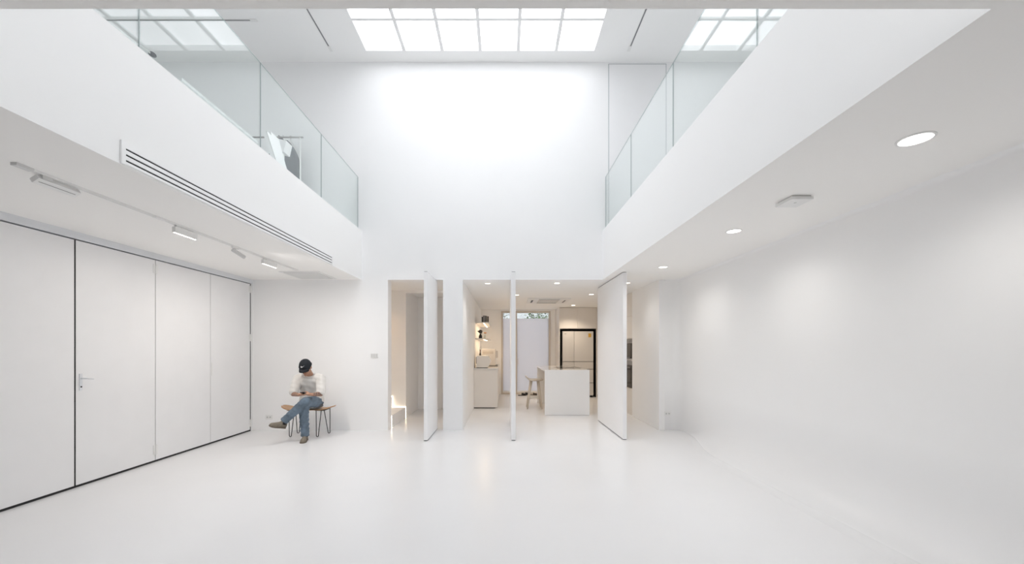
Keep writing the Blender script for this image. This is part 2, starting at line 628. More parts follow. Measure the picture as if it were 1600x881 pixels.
# hall behind the narrow opening
YS = 8.50
struct('wall_hall_stair', MB().box(-3.9, HL, YS, YS + 0.1, 0, ZL).box(HL, HR, YS, YS + 0.1, 2.645, ZL), WALL, 'warm-lit wall beside the stair in the hall', 'wall')
struct('wall_hall_side', MB().box(HL - 0.1, HL, YS + 0.1, 9.7, 0, ZL), WALL, 'side wall of the narrow hall passage', 'wall')
struct('wall_hall_end', MB().box(HL, HR, 9.7, 9.8, 0, ZL), WALL, 'shaded end wall of the hall passage', 'wall')
struct('wall_hall_far', MB().box(-4.0, -3.9, YB + WT, YS + 0.1, 0, ZL), WALL, 'end wall at the top of the hall steps', 'wall')
struct('ceiling_hall', MB().box(-4.0, HR, YB + WT, 9.8, ZL, ZL + 0.15), CEIL, 'warm-lit ceiling of the hall', 'ceiling')

st = thing('floor_stair', (-2.3, 7.95, 0), 'white stair with glowing strip lights inside the narrow opening', 'stairs', kind='structure')
rise, run = 0.222, 0.29
for k in range(4):
    x1 = HL - run * k
    mk('step', MB().box(x1 - run, x1, YB + WT + 0.012, YS - 0.012, 0, rise * (k + 1)), WALL, st)
    # light slots along both ends of the riser and the tread
    mk('led_strip', MB().box(x1 + 0.001, x1 + 0.004, YS - 0.02, YS - 0.008, rise * k, rise * (k + 1)), LEDS, st)
    mk('led_strip', MB().box(x1 + 0.001, x1 + 0.004, YB + WT + 0.006, YB + WT + 0.018, rise * k, rise * (k + 1)), LEDS, st)
    mk('led_strip', MB().box(x1 - run, x1, YS - 0.011, YS - 0.001, rise * (k + 1) - 0.004, rise * (k + 1) + 0.004), LEDS, st)

# ------------------------------------------------------------------ pivot doors
def pivot_door(nm, label, x0, x1, y0, y1, ztop):
    d = thing(nm, ((x0 + x1) / 2, (y0 + y1) / 2, 0), label, 'door', kind='structure')
    mk('leaf', MB().box(x0, x1, y0, y1, 0.012, ztop), DOORW, d, bevel=0.003)
    mk('pivot', MB().cyl(((x0 + x1) / 2, (y0 + y1) / 2, 0), ((x0 + x1) / 2, (y0 + y1) / 2, 0.012), 0.02), STEEL, d)
    yc, xc = y1 - 0.06, (x0 + x1) / 2
    b = MB().box(x0 + 0.004, x1 - 0.004, y0 + 0.01, y1 - 0.01, 0.004, 0.012)
    mk('bottom_seal', b, GASKET, d)
    b = MB().box(x0 + 0.006, x1 - 0.006, y0 + 0.01, y1 - 0.01, ztop, ztop + 0.006)
    mk('top_seal', b, GASKET, d)
    return d


pivot_door('door_1', 'white pivot door standing open in the narrow hall opening', -1.277, -1.217, 6.34, 7.30, 2.685)
pivot_door('door_2', 'white pivot door seen edge-on in the middle of the kitchen opening', 0.113, 0.180, 6.36, 8.12, 2.685)
pivot_door('door_3', 'wide white pivot door standing open beside the fridge and oven', 1.905, 1.966, 6.42, 8.17, 2.688)

# ------------------------------------------------------------------ folding doors along the left wall
fd = thing('door_4', (XL, 3.7, 0), 'row of tall pale grey folding doors along the side wall', 'door', kind='structure')
seams = [7.125 - 0.971 * k for k in range(9)]
gs = [0.0085 if k in (0, 3) else 0.0045 for k in range(9)]     # wider dark gaps at the fold and the jamb
for k in range(8):
    y1, y0 = seams[k] - gs[k], seams[k + 1] + gs[k + 1]
    if k == 0:
        y1 -= 0.008
    p = mk('panel', MB().box(XL - 0.045, XL, y0, y1, 0.024, 2.612), FOLD, fd, bevel=0.0015)
    if k == 2:     # lever handle on a narrow plate
        yh = y0 + 0.045
        mk('handle_plate', MB().box(XL, XL + 0.008, yh - 0.015, yh + 0.015, 1.02, 1.20), ALU, p, bevel=0.003)
        b = MB().tube([(XL + 0.008, yh, 1.15), (XL + 0.045, yh, 1.15), (XL + 0.052, yh + 0.02, 1.148), (XL + 0.052, yh + 0.085, 1.138)], [0.009, 0.009, 0.009, 0.007], 10)
        mk('lever', b, ALU, p, smooth=True)
        mk('keyhole', MB().cyl((XL + 0.008, yh, 1.06), (XL + 0.011, yh, 1.06), 0.008, n=12), GASKET, p)
    if k == 0:     # small flush bolt on the leading edge
        mk('flush_bolt', MB().box(XL, XL + 0.004, y0 + 0.012, y0 + 0.032, 1.05, 1.25), WPLAST, p, bevel=0.0015)
for ys, zs in ((seams[2], (2.50, 0.16)), (seams[0], (2.52, 1.66, 0.14)), (seams[4], (2.50, 0.16))):
    for z in zs:
        h = mk('hinge', MB().cyl((XL + 0.008, ys - 0.002, z - 0.065), (XL + 0.008, ys - 0.002, z + 0.065), 0.011, n=12).box(XL, XL + 0.005, ys - 0.035, ys + 0.03, z - 0.06, z + 0.06), WPLAST, fd)
for k in range(9):
    w_ = 0.0085 if k in (0, 3) else 0.004
    mk('dark_gap_strip', MB().box(XL - 0.045, XL - 0.004, seams[k] - gs[k] - 0.01 * (k == 0), seams[k] + gs[k], 0.024, 2.612) if k in (0, 3) else MB().box(XL - 0.045, XL - 0.006, seams[k] - gs[k], seams[k] + gs[k], 0.024, 2.612), GASKET if k in (0, 3) else SLATE, fd)  # dark strip fills each gap to give it a shaded line
mk('head_rail', MB().box(XL - 0.06, XL + 0.006, seams[8], YB, 2.625, ZL), ALU, fd)
mk('end_jamb', MB().box(XL - 0.06, XL + 0.006, 7.133, YB, 0, 2.625), FOLD, fd)
mk('gap_darkening_sheet', MB().box(-4.655, XL - 0.05, seams[8], YB, 0.0, 2.69), GASKET, fd)  # black sheet added behind the panels so their gaps look dark
mk('floor_track', MB().box(XL - 0.045, XL - 0.003, seams[8], 7.13, 0.0, 0.021), GASKET, fd)
struct('wall_left_front', MB().box(-4.66, XL, YR, seams[8], 0, ZL), WALL, 'short white wall before the folding doors', 'wall')

# ------------------------------------------------------------------ glass balustrades
ZG = 4.545


def balustrade(nm, x, label):
    t = thing(nm, (x, 4.3, ZF), label, 'railing')
    L = (YB - AF) / 4
    for k in range(4):
        y0, y1 = AF + L * k + 0.005, AF + L * (k + 1) - 0.005
        p = mk('pane', MB().box(x - 0.005, x + 0.005, y0, y1, ZF, ZG), GLASS, t)
        mk('pane_edge', MB().box(x - 0.005, x + 0.005, y1 - 0.001, y1 + 0.002, ZF, ZG), GEDGE, p)
        mk('top_edge', MB().box(x - 0.004, x + 0.004, y0, y1, ZG, ZG + 0.002), mat('glass_edge_pale', (0.60, 0.68, 0.67), 0.2), p)
    return t


balustrade('glass_balustrade', AL - 0.07, 'frameless glass railing in front of the clothes rack')
balustrade('glass_balustrade', AR + 0.055, 'frameless glass railing in front of the tall flush upper door')

# ------------------------------------------------------------------ linear air grille in the left fascia
GY0, GY1 = 2.664, 5.94
gr = thing('air_grille', (AL, 4.4, ZL + 0.01), 'long white linear air grille with three dark slots above folding doors', 'air vent')
zc = [2.736, 2.775, 2.8135]
bars = []
edges = [2.712] + [z for c in zc for z in (c - 0.0065, c + 0.0065)] + [2.855]
mk('recess', MB().box(AL + 0.0005, AL + 0.002, GY0 + 0.02, GY1 - 0.005, 2.716, 2.84), GASKET, gr)
for k in range(4):
    mk('bar', MB().box(AL + 0.001, AL + 0.010, GY0 + 0.03, GY1 - 0.012, edges[2 * k], edges[2 * k + 1]), WALL, gr)
for ya, yb in ((GY0, GY0 + 0.03), (GY1 - 0.012, GY1)):
    mk('end_plate', MB().box(AL + 0.001, AL + 0.012, ya, yb, 2.706, 2.861), WALL, gr)

# ------------------------------------------------------------------ recessed track slots in the high ceiling
def slot(label, x0, x1, y0, y1, capbox):
    t = thing('recessed_light_track', ((x0 + x1) / 2, (y0 + y1) / 2, ZT - 0.006), label, 'light track')
    mk('channel', MB().box(x0, x1, y0, y1, ZT - 0.004, ZT - 0.0005), DARKSLOT, t)
    d = 0.008
    if x1 - x0 < y1 - y0:
        b = MB().box(x0 - d, x0, y0, y1, ZT - 0.006, ZT - 0.0005).box(x1, x1 + d, y0, y1, ZT - 0.006, ZT - 0.0005)
    else:
        b = MB().box(x0, x1, y0 - d, y0, ZT - 0.006, ZT - 0.0005).box(x0, x1, y1, y1 + d, ZT - 0.006, ZT - 0.0005)
    mk('flange', b, GPLAST, t)
    mk('end_cap', MB().box(*capbox, ZT - 0.008, ZT - 0.0005), WPLAST, t)


slot('thin dark ceiling track running beside the skylight on the clothes-rack side', -2.996, -2.979, 1.8, 6.80, (-3.012, -2.963, 6.80, 6.92))
slot('thin dark ceiling track running beside the skylight on the flush-door side', 2.139, 2.156, 1.8, 6.80, (2.123, 2.172, 6.80, 6.92))
slot('thin dark ceiling track running crosswise above the clothes-rack mezzanine', -6.3, -3.98, 6.256, 6.272, (-3.98, -3.87, 6.24, 6.29))

# ------------------------------------------------------------------ downlights
def downlight(label, x, y, r, lens, watts=0, col=WARM2, group=None, zc=ZL, angle=130):
    t = thing('downlight', (x, y, zc), label, 'downlight', group)
    b = MB().lathe([(r, -0.0005), (r + 0.012, -0.0005), (r + 0.012, -0.004), (r, -0.006), (r, -0.0005)], (x, y, zc), 32, cap=False)
    mk('trim_ring', b, WPLAST, t, smooth=False)
    mk('lens', MB().lathe([(0.001, -0.0005), (r, -0.0005), (r, -0.003), (0.001, -0.003)], (x, y, zc), 32), lens, t)
    if watts:
        lamp_spot('lamp_light', (x, y, zc - 0.03), watts, col, t, angle=angle)
    return t


downlight('round white ceiling downlight nearest the upper corner of the view', 2.415, 2.349, 0.076, LAMPW, ROOM_DOWNLIGHT_W, angle=158)
downlight('round ceiling downlight between the smoke alarm and the rounded corner', 2.404, 4.19, 0.066, LAMPW, ROOM_DOWNLIGHT_W, angle=158)
downlight('small-looking round ceiling downlight just before the kitchen return wall', 2.40, 6.05, 0.062, LAMPW, ROOM_DOWNLIGHT_W, angle=158)
downlight('kitchen downlight just behind the wide pivot door', 2.31, 7.52, 0.05, LAMPK, DOWNLIGHT_W * 0.3, WARM2)
downlight('kitchen downlight above the passage beside the shelves', (762 - U0) / FPX * 7.57, 7.57, 0.05, LAMPK, DOWNLIGHT_W * 0.5, WARM2)
downlight('kitchen downlight half hidden by the edge-on pivot door', 0.285, 9.22, 0.05, LAMPK, DOWNLIGHT_W * 0.9, WARM)
downlight('kitchen downlight above the front end of the island', (870.4 - U0) / FPX * 7.54, 7.54, 0.05, LAMPK, DOWNLIGHT_W * 0.9, WARM2)
downlight('kitchen downlight between the island and the wide pivot door', (924 - U0) / FPX * 9.11, 9.11, 0.055, LAMPK, DOWNLIGHT_W * 0.8, WARM)
downlight('kitchen downlight in front of the cupboards above the fridge', (895.7 - U0) / FPX * 11.43, 11.43, 0.055, LAMPK, DOWNLIGHT_W * 2.2, WARM)
downlight('warm downlight in the hall ceiling above the steps', -2.75, 7.95, 0.05, LAMPK, 16, (1.0, 0.64, 0.36))

# ------------------------------------------------------------------ smoke alarm, ceiling panel, track lights
sd = thing('smoke_alarm', (2.389, 3.3, ZL - 0.04), 'flat square white alarm box on the ceiling between two downlights', 'alarm')
b = MB().box(2.30, 2.478, 3.20, 3.395, ZL - 0.036, ZL - 0.012)
mk('housing', b, WPLAST, sd, bevel=0.006)
mk('mount_plate', MB().box(2.312, 2.466, 3.215, 3.38, ZL - 0.012, ZL - 0.0005), GPLAST, sd)
mk('test_button', MB().cyl((2.385, 3.28, ZL - 0.039), (2.385, 3.28, ZL - 0.035), 0.010, n=14), GPLAST, sd)

hp = thing('ceiling_hatch', (-3.28, 6.72, ZL - 0.02), 'square white access panel in the low ceiling by the grille end', 'hatch')
mk('frame', MB().box(-3.60, -2.96, 6.38, 6.42, ZL - 0.012, ZL).box(-3.60, -2.96, 7.02, 7.06, ZL - 0.012, ZL).box(-3.60, -3.56, 6.42, 7.02, ZL - 0.012, ZL).box(-3.0, -2.96, 6.42, 7.02, ZL - 0.012, ZL), WPLAST, hp)
mk('panel', MB().box(-3.55, -3.01, 6.43, 7.01, ZL - 0.018, ZL), GPLAST, hp, bevel=0.003)

tk = thing('light_track', (-3.24, 4.45, ZL - 0.015), 'slim white ceiling track carrying the lamps above folding doors', 'light track')
mk('rail', MB().box(-3.256, -3.246, 2.69, 6.20, ZL - 0.016, ZL).box(-3.234, -3.224, 2.69, 6.20, ZL - 0.016, ZL), WPLAST, tk)
mk('rail_groove', MB().box(-3.246, -3.234, 2.70, 6.19, ZL - 0.009, ZL - 0.001), GPLAST, tk)
mk('end_feed', MB().box(-3.262, -3.218, 2.64, 2.74, ZL - 0.02, ZL), GPLAST, tk, bevel=0.003)
mk('end_cap', MB().box(-3.262, -3.218, 6.14, 6.25, ZL - 0.02, ZL), WPLAST, tk, bevel=0.003)
mk('joiner', MB().box(-3.259, -3.221, 3.70, 3.82, ZL - 0.018, ZL), WPLAST, tk, bevel=0.002)


def linear_head(label, y0, y1, tilt, lit, x=-3.24, watts=4.0):
    t = thing('track_lamp', (x, (y0 + y1) / 2, ZL - 0.09), label, 'track light')
    M = Matrix.Rotation(math.radians(tilt), 3, 'Y')
    piv = Vector((x, 0, ZL - 0.03))

    def T(p):
        q = M @ (Vector(p) - Vector((x, 0, ZL - 0.03)))
        return q + piv
    w = 0.017
    b = MB().box(x - w, x + w, y0, y1, ZL - 0.092, ZL - 0.034)
    b.v = [T(p) for p in b.v]
    mk('body', b, WPLAST, t, bevel=0.002)
    b = MB().box(x - w * 0.6, x + w * 0.6, y0 + 0.02, y0 + 0.08, ZL - 0.04, ZL - 0.014)
    mk('adapter', b, GPLAST, t)
    nled = 7
    if lit:
        for k in range(nled):
            ya = y0 + (y1 - y0) * (k + 0.12) / nled
            yb = y0 + (y1 - y0) * (k + 0.88) / nled
            b = MB().box(x - w * 0.45, x + w * 0.45, ya, yb, ZL - 0.0945, ZL - 0.092)
            b.v = [T(p) for p in b.v]
            mk('led', b, LEDT, t)
        l = bpy.data.lights.new('track_lamp_light', 'AREA')
        l.shape = 'RECTANGLE'
        l.size, l.size_y = 0.012, y1 - y0
        l.energy = watts
        l.color = (1.0, 0.93, 0.86)
        l.spread = math.radians(180)
        lo = bpy.data.objects.new('track_lamp_light', l)
        C.objects.link(lo)
        lo.parent = t
        lo.location = T((x, (y0 + y1) / 2, ZL - 0.098)) - WLOC[t.name]
        lo.rotation_euler = (0, math.radians(tilt), 0)
    else:
        b = MB().box(x + w, x + w + 0.001, y0 + 0.02, y1 - 0.02, ZL - 0.066, ZL - 0.062)
        b.v = [T(p) for p in b.v]
        mk('seam', b, SLATE, t)
        b = MB().box(x - w * 0.7, x + w * 0.7, y0 + 0.01, y1 - 0.01, ZL - 0.0945, ZL - 0.092)
        b.v = [T(p) for p in b.v]
        mk('diffuser', b, GPLAST, t)
    return t


linear_head('unlit boxy white track lamp tilted sideways at the near end of the track', 2.78, 3.06, 58, False)
linear_head('lit boxy white track lamp with a row of bright dots', 3.92, 4.20, 0, True)
linear_head('shorter-looking lit boxy track lamp near the ceiling hatch', 5.36, 5.68, 0, True, watts=12.0)
ts = thing('track_spotlight', (-3.24, 4.85, ZL - 0.12), 'small white cylindrical spotlight tilted between the two lit track lamps', 'spotlight')
mk('adapter', MB().box(-3.252, -3.228, 4.76, 4.86, ZL - 0.032, ZL - 0.012), WPLAST, ts)
mk('bracket', MB().cyl((-3.24, 4.82, ZL - 0.032), (-3.24, 4.82, ZL - 0.055), 0.007, n=10), WPLAST, ts)
mk('barrel', MB().tube([(-3.262, 4.79, ZL - 0.045), (-3.255, 4.80, ZL - 0.05), (-3.185, 4.90, ZL - 0.115), (-3.182, 4.905, ZL - 0.117)], [0.018, 0.023, 0.023, 0.02], 18), GPLAST, ts)
dv = Vector((0.07, 0.11, -0.055)).normalized()
lamp_spot('spot_light', Vector((-3.182, 4.905, ZL - 0.118)) + dv * 0.01, 18.0, WARM2, ts, angle=95, size=0.015, rot=dv.to_track_quat('-Z', 'Y').to_euler())

# ------------------------------------------------------------------ switches and sockets
def outlet(label, cat, x, z, w, h, holes):
    t = thing('switch_plate' if cat == 'switch' else 'wall_socket', (x, YB, z - h / 2), label, cat)
    mk('plate', MB().box(x - w / 2, x + w / 2, YB - 0.010, YB - 0.0005, z - h / 2, z + h / 2), WPLAST, t, bevel=0.003)
    for dx in holes:
        if cat == 'switch':
            mk('rocker', MB().box(x + dx - 0.017, x + dx + 0.017, YB - 0.014, YB - 0.009, z - 0.03, z + 0.03), GPLAST, t, bevel=0.002)
        else:
            s = mk('socket_face', MB().cyl((x + dx, YB - 0.009, z), (x + dx, YB - 0.013, z), 0.017, n=20), GPLAST, t)
            mk('pin_hole', MB().box(x + dx - 0.008, x + dx - 0.005, YB - 0.0145, YB - 0.0125, z - 0.006, z + 0.006).box(x + dx + 0.005, x + dx + 0.008, YB - 0.0145, YB - 0.0125, z - 0.006, z + 0.006), BLACK, s)


outlet('white light switch plate beside the narrow hall opening', 'switch', (585 - U0) / 87, EYE + (V0 - 555.5) / 87, 0.13, 0.085, (-0.04, 0, 0.04))
outlet('double wall socket low behind the seated person', 'socket', (420.5 - U0) / 87, EYE + (V0 - 651.5) / 87, 0.12, 0.085, (-0.025, 0.025))
outlet('double wall socket low beside the kitchen return wall', 'socket', 2.93, EYE + (V0 - 646) / 87, 0.12, 0.085, (-0.025, 0.025))

# ================================================================== KITCHEN
# glazed garden door
gd = thing('window_2', ((DX0 + DX1) / 2, YK, 0), 'sliding garden door with frosted panes and a clear top strip', 'glazed door', kind='structure')
fw = 0.055
b = MB().box(DX0, DX0 + fw, YK - 0.02, YK + 0.08, 0, DZ1).box(DX1 - fw, DX1, YK - 0.02, YK + 0.08, 0, DZ1).box(DX0 + fw, DX1 - fw, YK - 0.02, YK + 0.08, DZ1 - fw, DZ1).box(DX0 + fw, DX1 - fw, YK - 0.02, YK + 0.08, 0, 0.05)
mk('frame', b, TRIMW, gd)
XM = 0.36
mk('mullion', MB().box(XM - 0.045, XM + 0.045, YK - 0.015, YK + 0.07, 0.05, DZ1 - fw), TRIMW, gd)
zt0 = EYE + (V0 - 497.5) / FPX * YK
for (xa, xb) in ((DX0 + fw, XM - 0.045), (XM + 0.045, DX1 - fw)):
    mk('clear_pane', MB().box(xa, xb, YK + 0.02, YK + 0.026, zt0, DZ1 - fw), CLEAR, gd)
    mk('frosted_pane', MB().box(xa, xb, YK + 0.02, YK + 0.026, 0.05, zt0), FROST, gd)
    mk('bottom_rail', MB().box(xa, xb, YK + 0.0, YK + 0.05, 0.05, 0.11), DOORW, gd)
mk('door_pull', MB().box(XM + 0.065, XM + 0.085, YK - 0.04, YK - 0.015, 0.95, 1.15), TRIMW, gd)

# base cabinet, worktop
CX1 = -0.165
bc = thing('base_cabinet', (-0.46, 10.9, 0), 'warm white base cabinet under the shelves', 'cabinet')
mk('body', MB().box(KL + 0.002, CX1 - 0.02, 9.80, 12.3, 0.08, 0.945), BEIGE, bc)
mk('end_panel', MB().box(KL + 0.002, CX1, 9.765, 9.798, 0.03, 0.945), BEIGE, bc, bevel=0.002)
mk('plinth', MB().box(KL + 0.002, CX1 - 0.06, 9.80, 12.3, 0.0, 0.08), SLATE, bc)
for k in range(4):
    y0 = 9.80 + 0.625 * k
    d = mk('cabinet_door', MB().box(CX1 - 0.019, CX1, y0 + 0.004, y0 + 0.621, 0.09, 0.93), BEIGE, bc, bevel=0.0015)
mk('worktop', MB().box(KL + 0.002, CX1 + 0.012, 9.755, 12.32, 0.947, 0.985), STONE, bevel=0.003, label='pale stone worktop over the base cabinet', category='worktop')

# floating shelves with strip lights
def shelf(label, z, y0):
    t = thing('floating_shelf', (KL + 0.16, 11.2, z - 0.03), label, 'shelf', 'kitchen wall shelves')
    mk('board', MB().box(KL + 0.001, -0.415, y0, 12.3, z - 0.028, z), BEIGE, t, bevel=0.002)
    mk('led_strip', MB().box(-0.54, -0.52, y0 + 0.05, 12.25, z - 0.034, z - 0.028), LEDK, t)
    l = bpy.data.lights.new('shelf_light', 'AREA')
    l.shape = 'RECTANGLE'
    l.size, l.size_y = 0.02, 2.0
    l.energy = 2.5
    l.color = (1.0, 0.72, 0.45)
    lo = bpy.data.objects.new('shelf_light', l)
    C.objects.link(lo)
    lo.parent = t
    lo.location = Vector((-0.53, 11.25, z - 0.036)) - WLOC[t.name]


ZS1, ZS2 = 2.147, 1.727
shelf('upper floating kitchen shelf holding dark books', ZS1, 10.3)
shelf('lower floating kitchen shelf holding the black vase', ZS2, 10.25)


def book(label, x0, x1, h, mt, y0=10.45, d=0.2, z=ZS1):
    t = thing('book', ((x0 + x1) / 2, y0 + d / 2, z), label, 'book', 'books on the upper shelf')
    w = 0.003
    mk('cover', MB().box(x0, x0 + w, y0, y0 + d, z, z + h).box(x1 - w, x1, y0, y0 + d, z, z + h).box(x0 + w, x1 - w, y0, y0 + w, z, z + h), mt, t)
    mk('pages', MB().box(x0 + w, x1 - w, y0 + w, y0 + d - 0.006, z + 0.004, z + h - 0.004), PAPER, t)


xb = -0.592
book('shorter black book at the wall end of the upper shelf row', xb, xb + 0.030, 0.145, BLACK)
book('tall dark grey book with the thickest spine on the upper shelf', xb + 0.032, xb + 0.102, 0.178, SLATE)
book('slim black book between the thick grey and the cream spine', xb + 0.104, xb + 0.128, 0.172, BLACK)
book('thin cream-spined book on the upper shelf', xb + 0.130, xb + 0.146, 0.165, PAPER)
book('dark brown book at the open end of the upper shelf row', xb + 0.148, xb + 0.176, 0.16, BROWN)

vs = thing('vase', (-0.62, 10.5, ZS2), 'black vase with dark dried flowers on the lower shelf', 'vase')
vx, vy = -0.627, 10.5
mk('body', MB().lathe([(0.001, 0), (0.042, 0), (0.047, 0.03), (0.040, 0.075), (0.026, 0.10), (0.022, 0.115), (0.026, 0.122), (0.018, 0.122), (0.018, 0.10), (0.001, 0.09)], (vx, vy, ZS2), 24), BLACK, vs, smooth=True)
for k, (dx, dz, r) in enumerate(((-0.045, 0.185, 0.030), (0.0, 0.205, 0.032), (0.028, 0.19, 0.026), (-0.015, 0.16, 0.028), (0.02, 0.15, 0.024))):
    mk('stem', MB().tube([(vx, vy, ZS2 + 0.10), (vx + dx * 0.5, vy, ZS2 + 0.14), (vx + dx, vy, ZS2 + dz)], 0.003, 6), BLACK, vs)
    b = MB()
    for q in range(7):
        a = q * 2.399
        b.ell((vx + dx + r * 0.55 * math.cos(a), vy + r * 0.55 * math.sin(a), ZS2 + dz + r * 0.3 * math.sin(q * 1.7)), (r * 0.6, 0, 0), (0, r * 0.6, 0), (0, 0, r * 0.5), 8, 5)
    mk('flower', b, BLACK, vs, smooth=True)
fv = thing('glass_vase', (-0.50, 10.55, ZS2), 'small clear vase with an amber flower on the lower shelf', 'vase')
mk('body', MB().lathe([(0.001, 0), (0.030, 0), (0.034, 0.05), (0.020, 0.085), (0.022, 0.09), (0.018, 0.085), (0.030, 0.05), (0.027, 0.006), (0.001, 0.006)], (-0.515, 10.55, ZS2), 20), CLEAR, fv, smooth=True)
mk('stem', MB().tube([(-0.515, 10.55, ZS2 + 0.01), (-0.512, 10.55, ZS2 + 0.09), (-0.505, 10.55, ZS2 + 0.14)], 0.003, 6), BARK, fv)
b = MB()
for q in range(8):
    a = q * 2.399
    b.ell((-0.505 + 0.022 * math.cos(a), 10.55 + 0.022 * math.sin(a), ZS2 + 0.15 + 0.006 * math.sin(q)), (0.018, 0, 0), (0, 0.018, 0), (0, 0, 0.012), 8, 5)
mk('flower', b, ORANGE, fv, smooth=True)

# machines on the worktop
ZW = 0.985
tm = thing('bread_machine', (-0.55, 10.05, ZW), 'white rounded countertop machine at the near end of the worktop', 'appliance')
poly = [(-0.685, 0.012), (-0.685, 0.285), (-0.66, 0.30), (-0.42, 0.30), (-0.385, 0.285), (-0.335, 0.17), (-0.335, 0.14), (-0.40, 0.03), (-0.42, 0.012)]
b = MB().prism([(x, ZW + z) for x, z in poly], 'y', 9.87, 10.25)
mk('housing', b, BEIGE, tm, bevel=0.006)
mk('back_panel', MB().box(-0.70, -0.686, 9.90, 10.22, ZW + 0.10, ZW + 0.27), SLATE, tm)
for fx in (-0.66, -0.44):
    for fy in (9.90, 10.21):
        mk('foot', MB().cyl((fx, fy, ZW), (fx, fy, ZW + 0.014), 0.014, n=12), BLACK, tm)
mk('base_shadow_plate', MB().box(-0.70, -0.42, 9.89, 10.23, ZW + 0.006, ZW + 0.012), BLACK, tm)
cm = thing('coffee_machine', (-0.42, 11.1, ZW), 'tall white coffee machine behind the rounded machine', 'coffee machine')
mk('housing', MB().box(-0.62, -0.24, 10.95, 11.30, ZW + 0.02, ZW + 0.47), BEIGE, cm, bevel=0.012)
mk('display', MB().box(-0.585, -0.30, 10.944, 10.951, ZW + 0.33, ZW + 0.40), TRIMW, cm)
mk('spout', MB().box(-0.255, -0.175, 11.05, 11.20, ZW + 0.22, ZW + 0.42), BEIGE, cm, bevel=0.008)
mk('drip_tray', MB().box(-0.25, -0.18, 11.0, 11.24, ZW, ZW + 0.03), SLATE, cm)
mk('plinth', MB().box(-0.61, -0.25, 10.96, 11.29, ZW, ZW + 0.02), SLATE, cm)
bt = thing('bottle', (-0.63, 10.5, ZW), 'small dark bottle between the two countertop machines', 'bottle')
mk('body', MB().lathe([(0.001, 0), (0.032, 0), (0.034, 0.22), (0.030, 0.30), (0.014, 0.36), (0.012, 0.37), (0.001, 0.37)], (-0.635, 10.5, ZW), 18), BROWN, bt, smooth=True)
mk('neck', MB().lathe([(0.012, 0.37), (0.011, 0.43), (0.013, 0.435), (0.013, 0.45), (0.001, 0.45)], (-0.635, 10.5, ZW), 16), mat('amber_glass', (0.30, 0.14, 0.08), 0.15), bt, smooth=True)

# island
IX0, IX1, IY0, IY1, IH = 0.885, 1.868, 8.76, 10.8, 0.995
il = thing('kitchen_island', ((IX0 + IX1) / 2, (IY0 + IY1) / 2, 0), 'white waterfall kitchen island with a polished top', 'island')
mk('front_panel', MB().box(IX0, IX1, IY0, IY0 + 0.04, 0.004, IH), ISLE, il, bevel=0.002)
mk('body', MB().box(IX0 + 0.30, IX1 - 0.01, IY0 + 0.042, IY1 - 0.042, 0.0, IH - 0.042), BEIGE, il)
mk('rear_panel', MB().box(IX0, IX1, IY1 - 0.04, IY1, 0.004, IH - 0.042), ISLE, il)
mk('top', MB().box(IX0, IX1, IY0 + 0.0405, IY1, IH - 0.04, IH), STONE, il, bevel=0.002)
mk('hob', MB().box(1.25, 1.83, 9.55, 10.1, IH + 0.0005, IH + 0.005), OVENG, il, bevel=0.001)

# stool
sx, sy, sh = 0.735, 9.85, 0.70
sl = thing('bar_stool', (sx, sy, 0), 'cream bar stool with a low curved back at the island', 'stool')
rings = []
for i in range(13):
    t = i / 12
    x = sx - 0.21 + 0.42 * t
    w = 0.155 + 0.04 * math.sin(math.pi * t)
    lift = 0.095 * max(0, 1 - t / 0.32) ** 1.6 + 0.012 * max(0, (t - 0.8) / 0.2)
    zz = sh + lift
    rings.append([Vector((x, sy - w, zz + 0.012)), Vector((x, sy - w * 0.6, zz)), Vector((x, sy, zz - 0.006)), Vector((x, sy + w * 0.6, zz)), Vector((x, sy + w, zz + 0.012)),
                  Vector((x, sy + w, zz - 0.015)), Vector((x, sy + w * 0.6, zz - 0.030)), Vector((x, sy, zz - 0.036)), Vector((x, sy - w * 0.6, zz - 0.030)), Vector((x, sy - w, zz - 0.015))])
mk('seat', MB().rings(rings), CREAM, sl, smooth=True)
for ax in (-1, 1):
    for ay in (-1, 1):
        top = Vector((sx + ax * 0.085 + 0.01, sy + ay * 0.09, sh - 0.02))
        bot = Vector((sx + ax * 0.175, sy + ay * 0.175, 0.0))
        mk('leg', MB().tube([top, bot], [0.030, 0.017], 12), CREAM, sl, smooth=True)
for s in (-1, 1):
    mk('footrest', MB().cyl((sx - 0.145, sy + s * 0.143, 0.25), (sx + 0.145, sy + s * 0.143, 0.25), 0.009, n=10), CREAM, sl)
    mk('footrest', MB().cyl((sx + s * 0.140, sy - 0.143, 0.28), (sx + s * 0.140, sy + 0.143, 0.28), 0.009, n=10), CREAM, sl)

# fridge in its black niche, cupboards above
FX0, FX1, FY = 1.747, 2.672, 12.0
nz = thing('fridge_housing', (2.21, 12.4, 0), 'tall cupboard housing with two doors over the black fridge niche', 'cabinet')
ZN = EYE + (V0 - 513.5) / FPX * FY
mk('niche_lining', MB().box(1.665, 1.69, FY + 0.03, YK - 0.02, 0, ZN).box(2.735, 2.76, FY + 0.03, YK - 0.02, 0, ZN).box(1.69, 2.735, FY + 0.03, YK - 0.02, ZN - 0.02, ZN).box(1.665, 2.76, YK - 0.02, YK - 0.006, 0, ZN), BLACK, nz)
mk('side_panel', MB().box(1.645, 1.664, FY, YK - 0.006, 0, ZL - 0.002), BEIGE, nz)
mk('side_panel', MB().box(2.761, 2.78, FY, YK - 0.006, 0, ZL - 0.002), BEIGE, nz)
mk('body', MB().box(1.666, 2.758, FY + 0.022, YK - 0.006, ZN + 0.004, ZL - 0.002), BEIGE, nz)
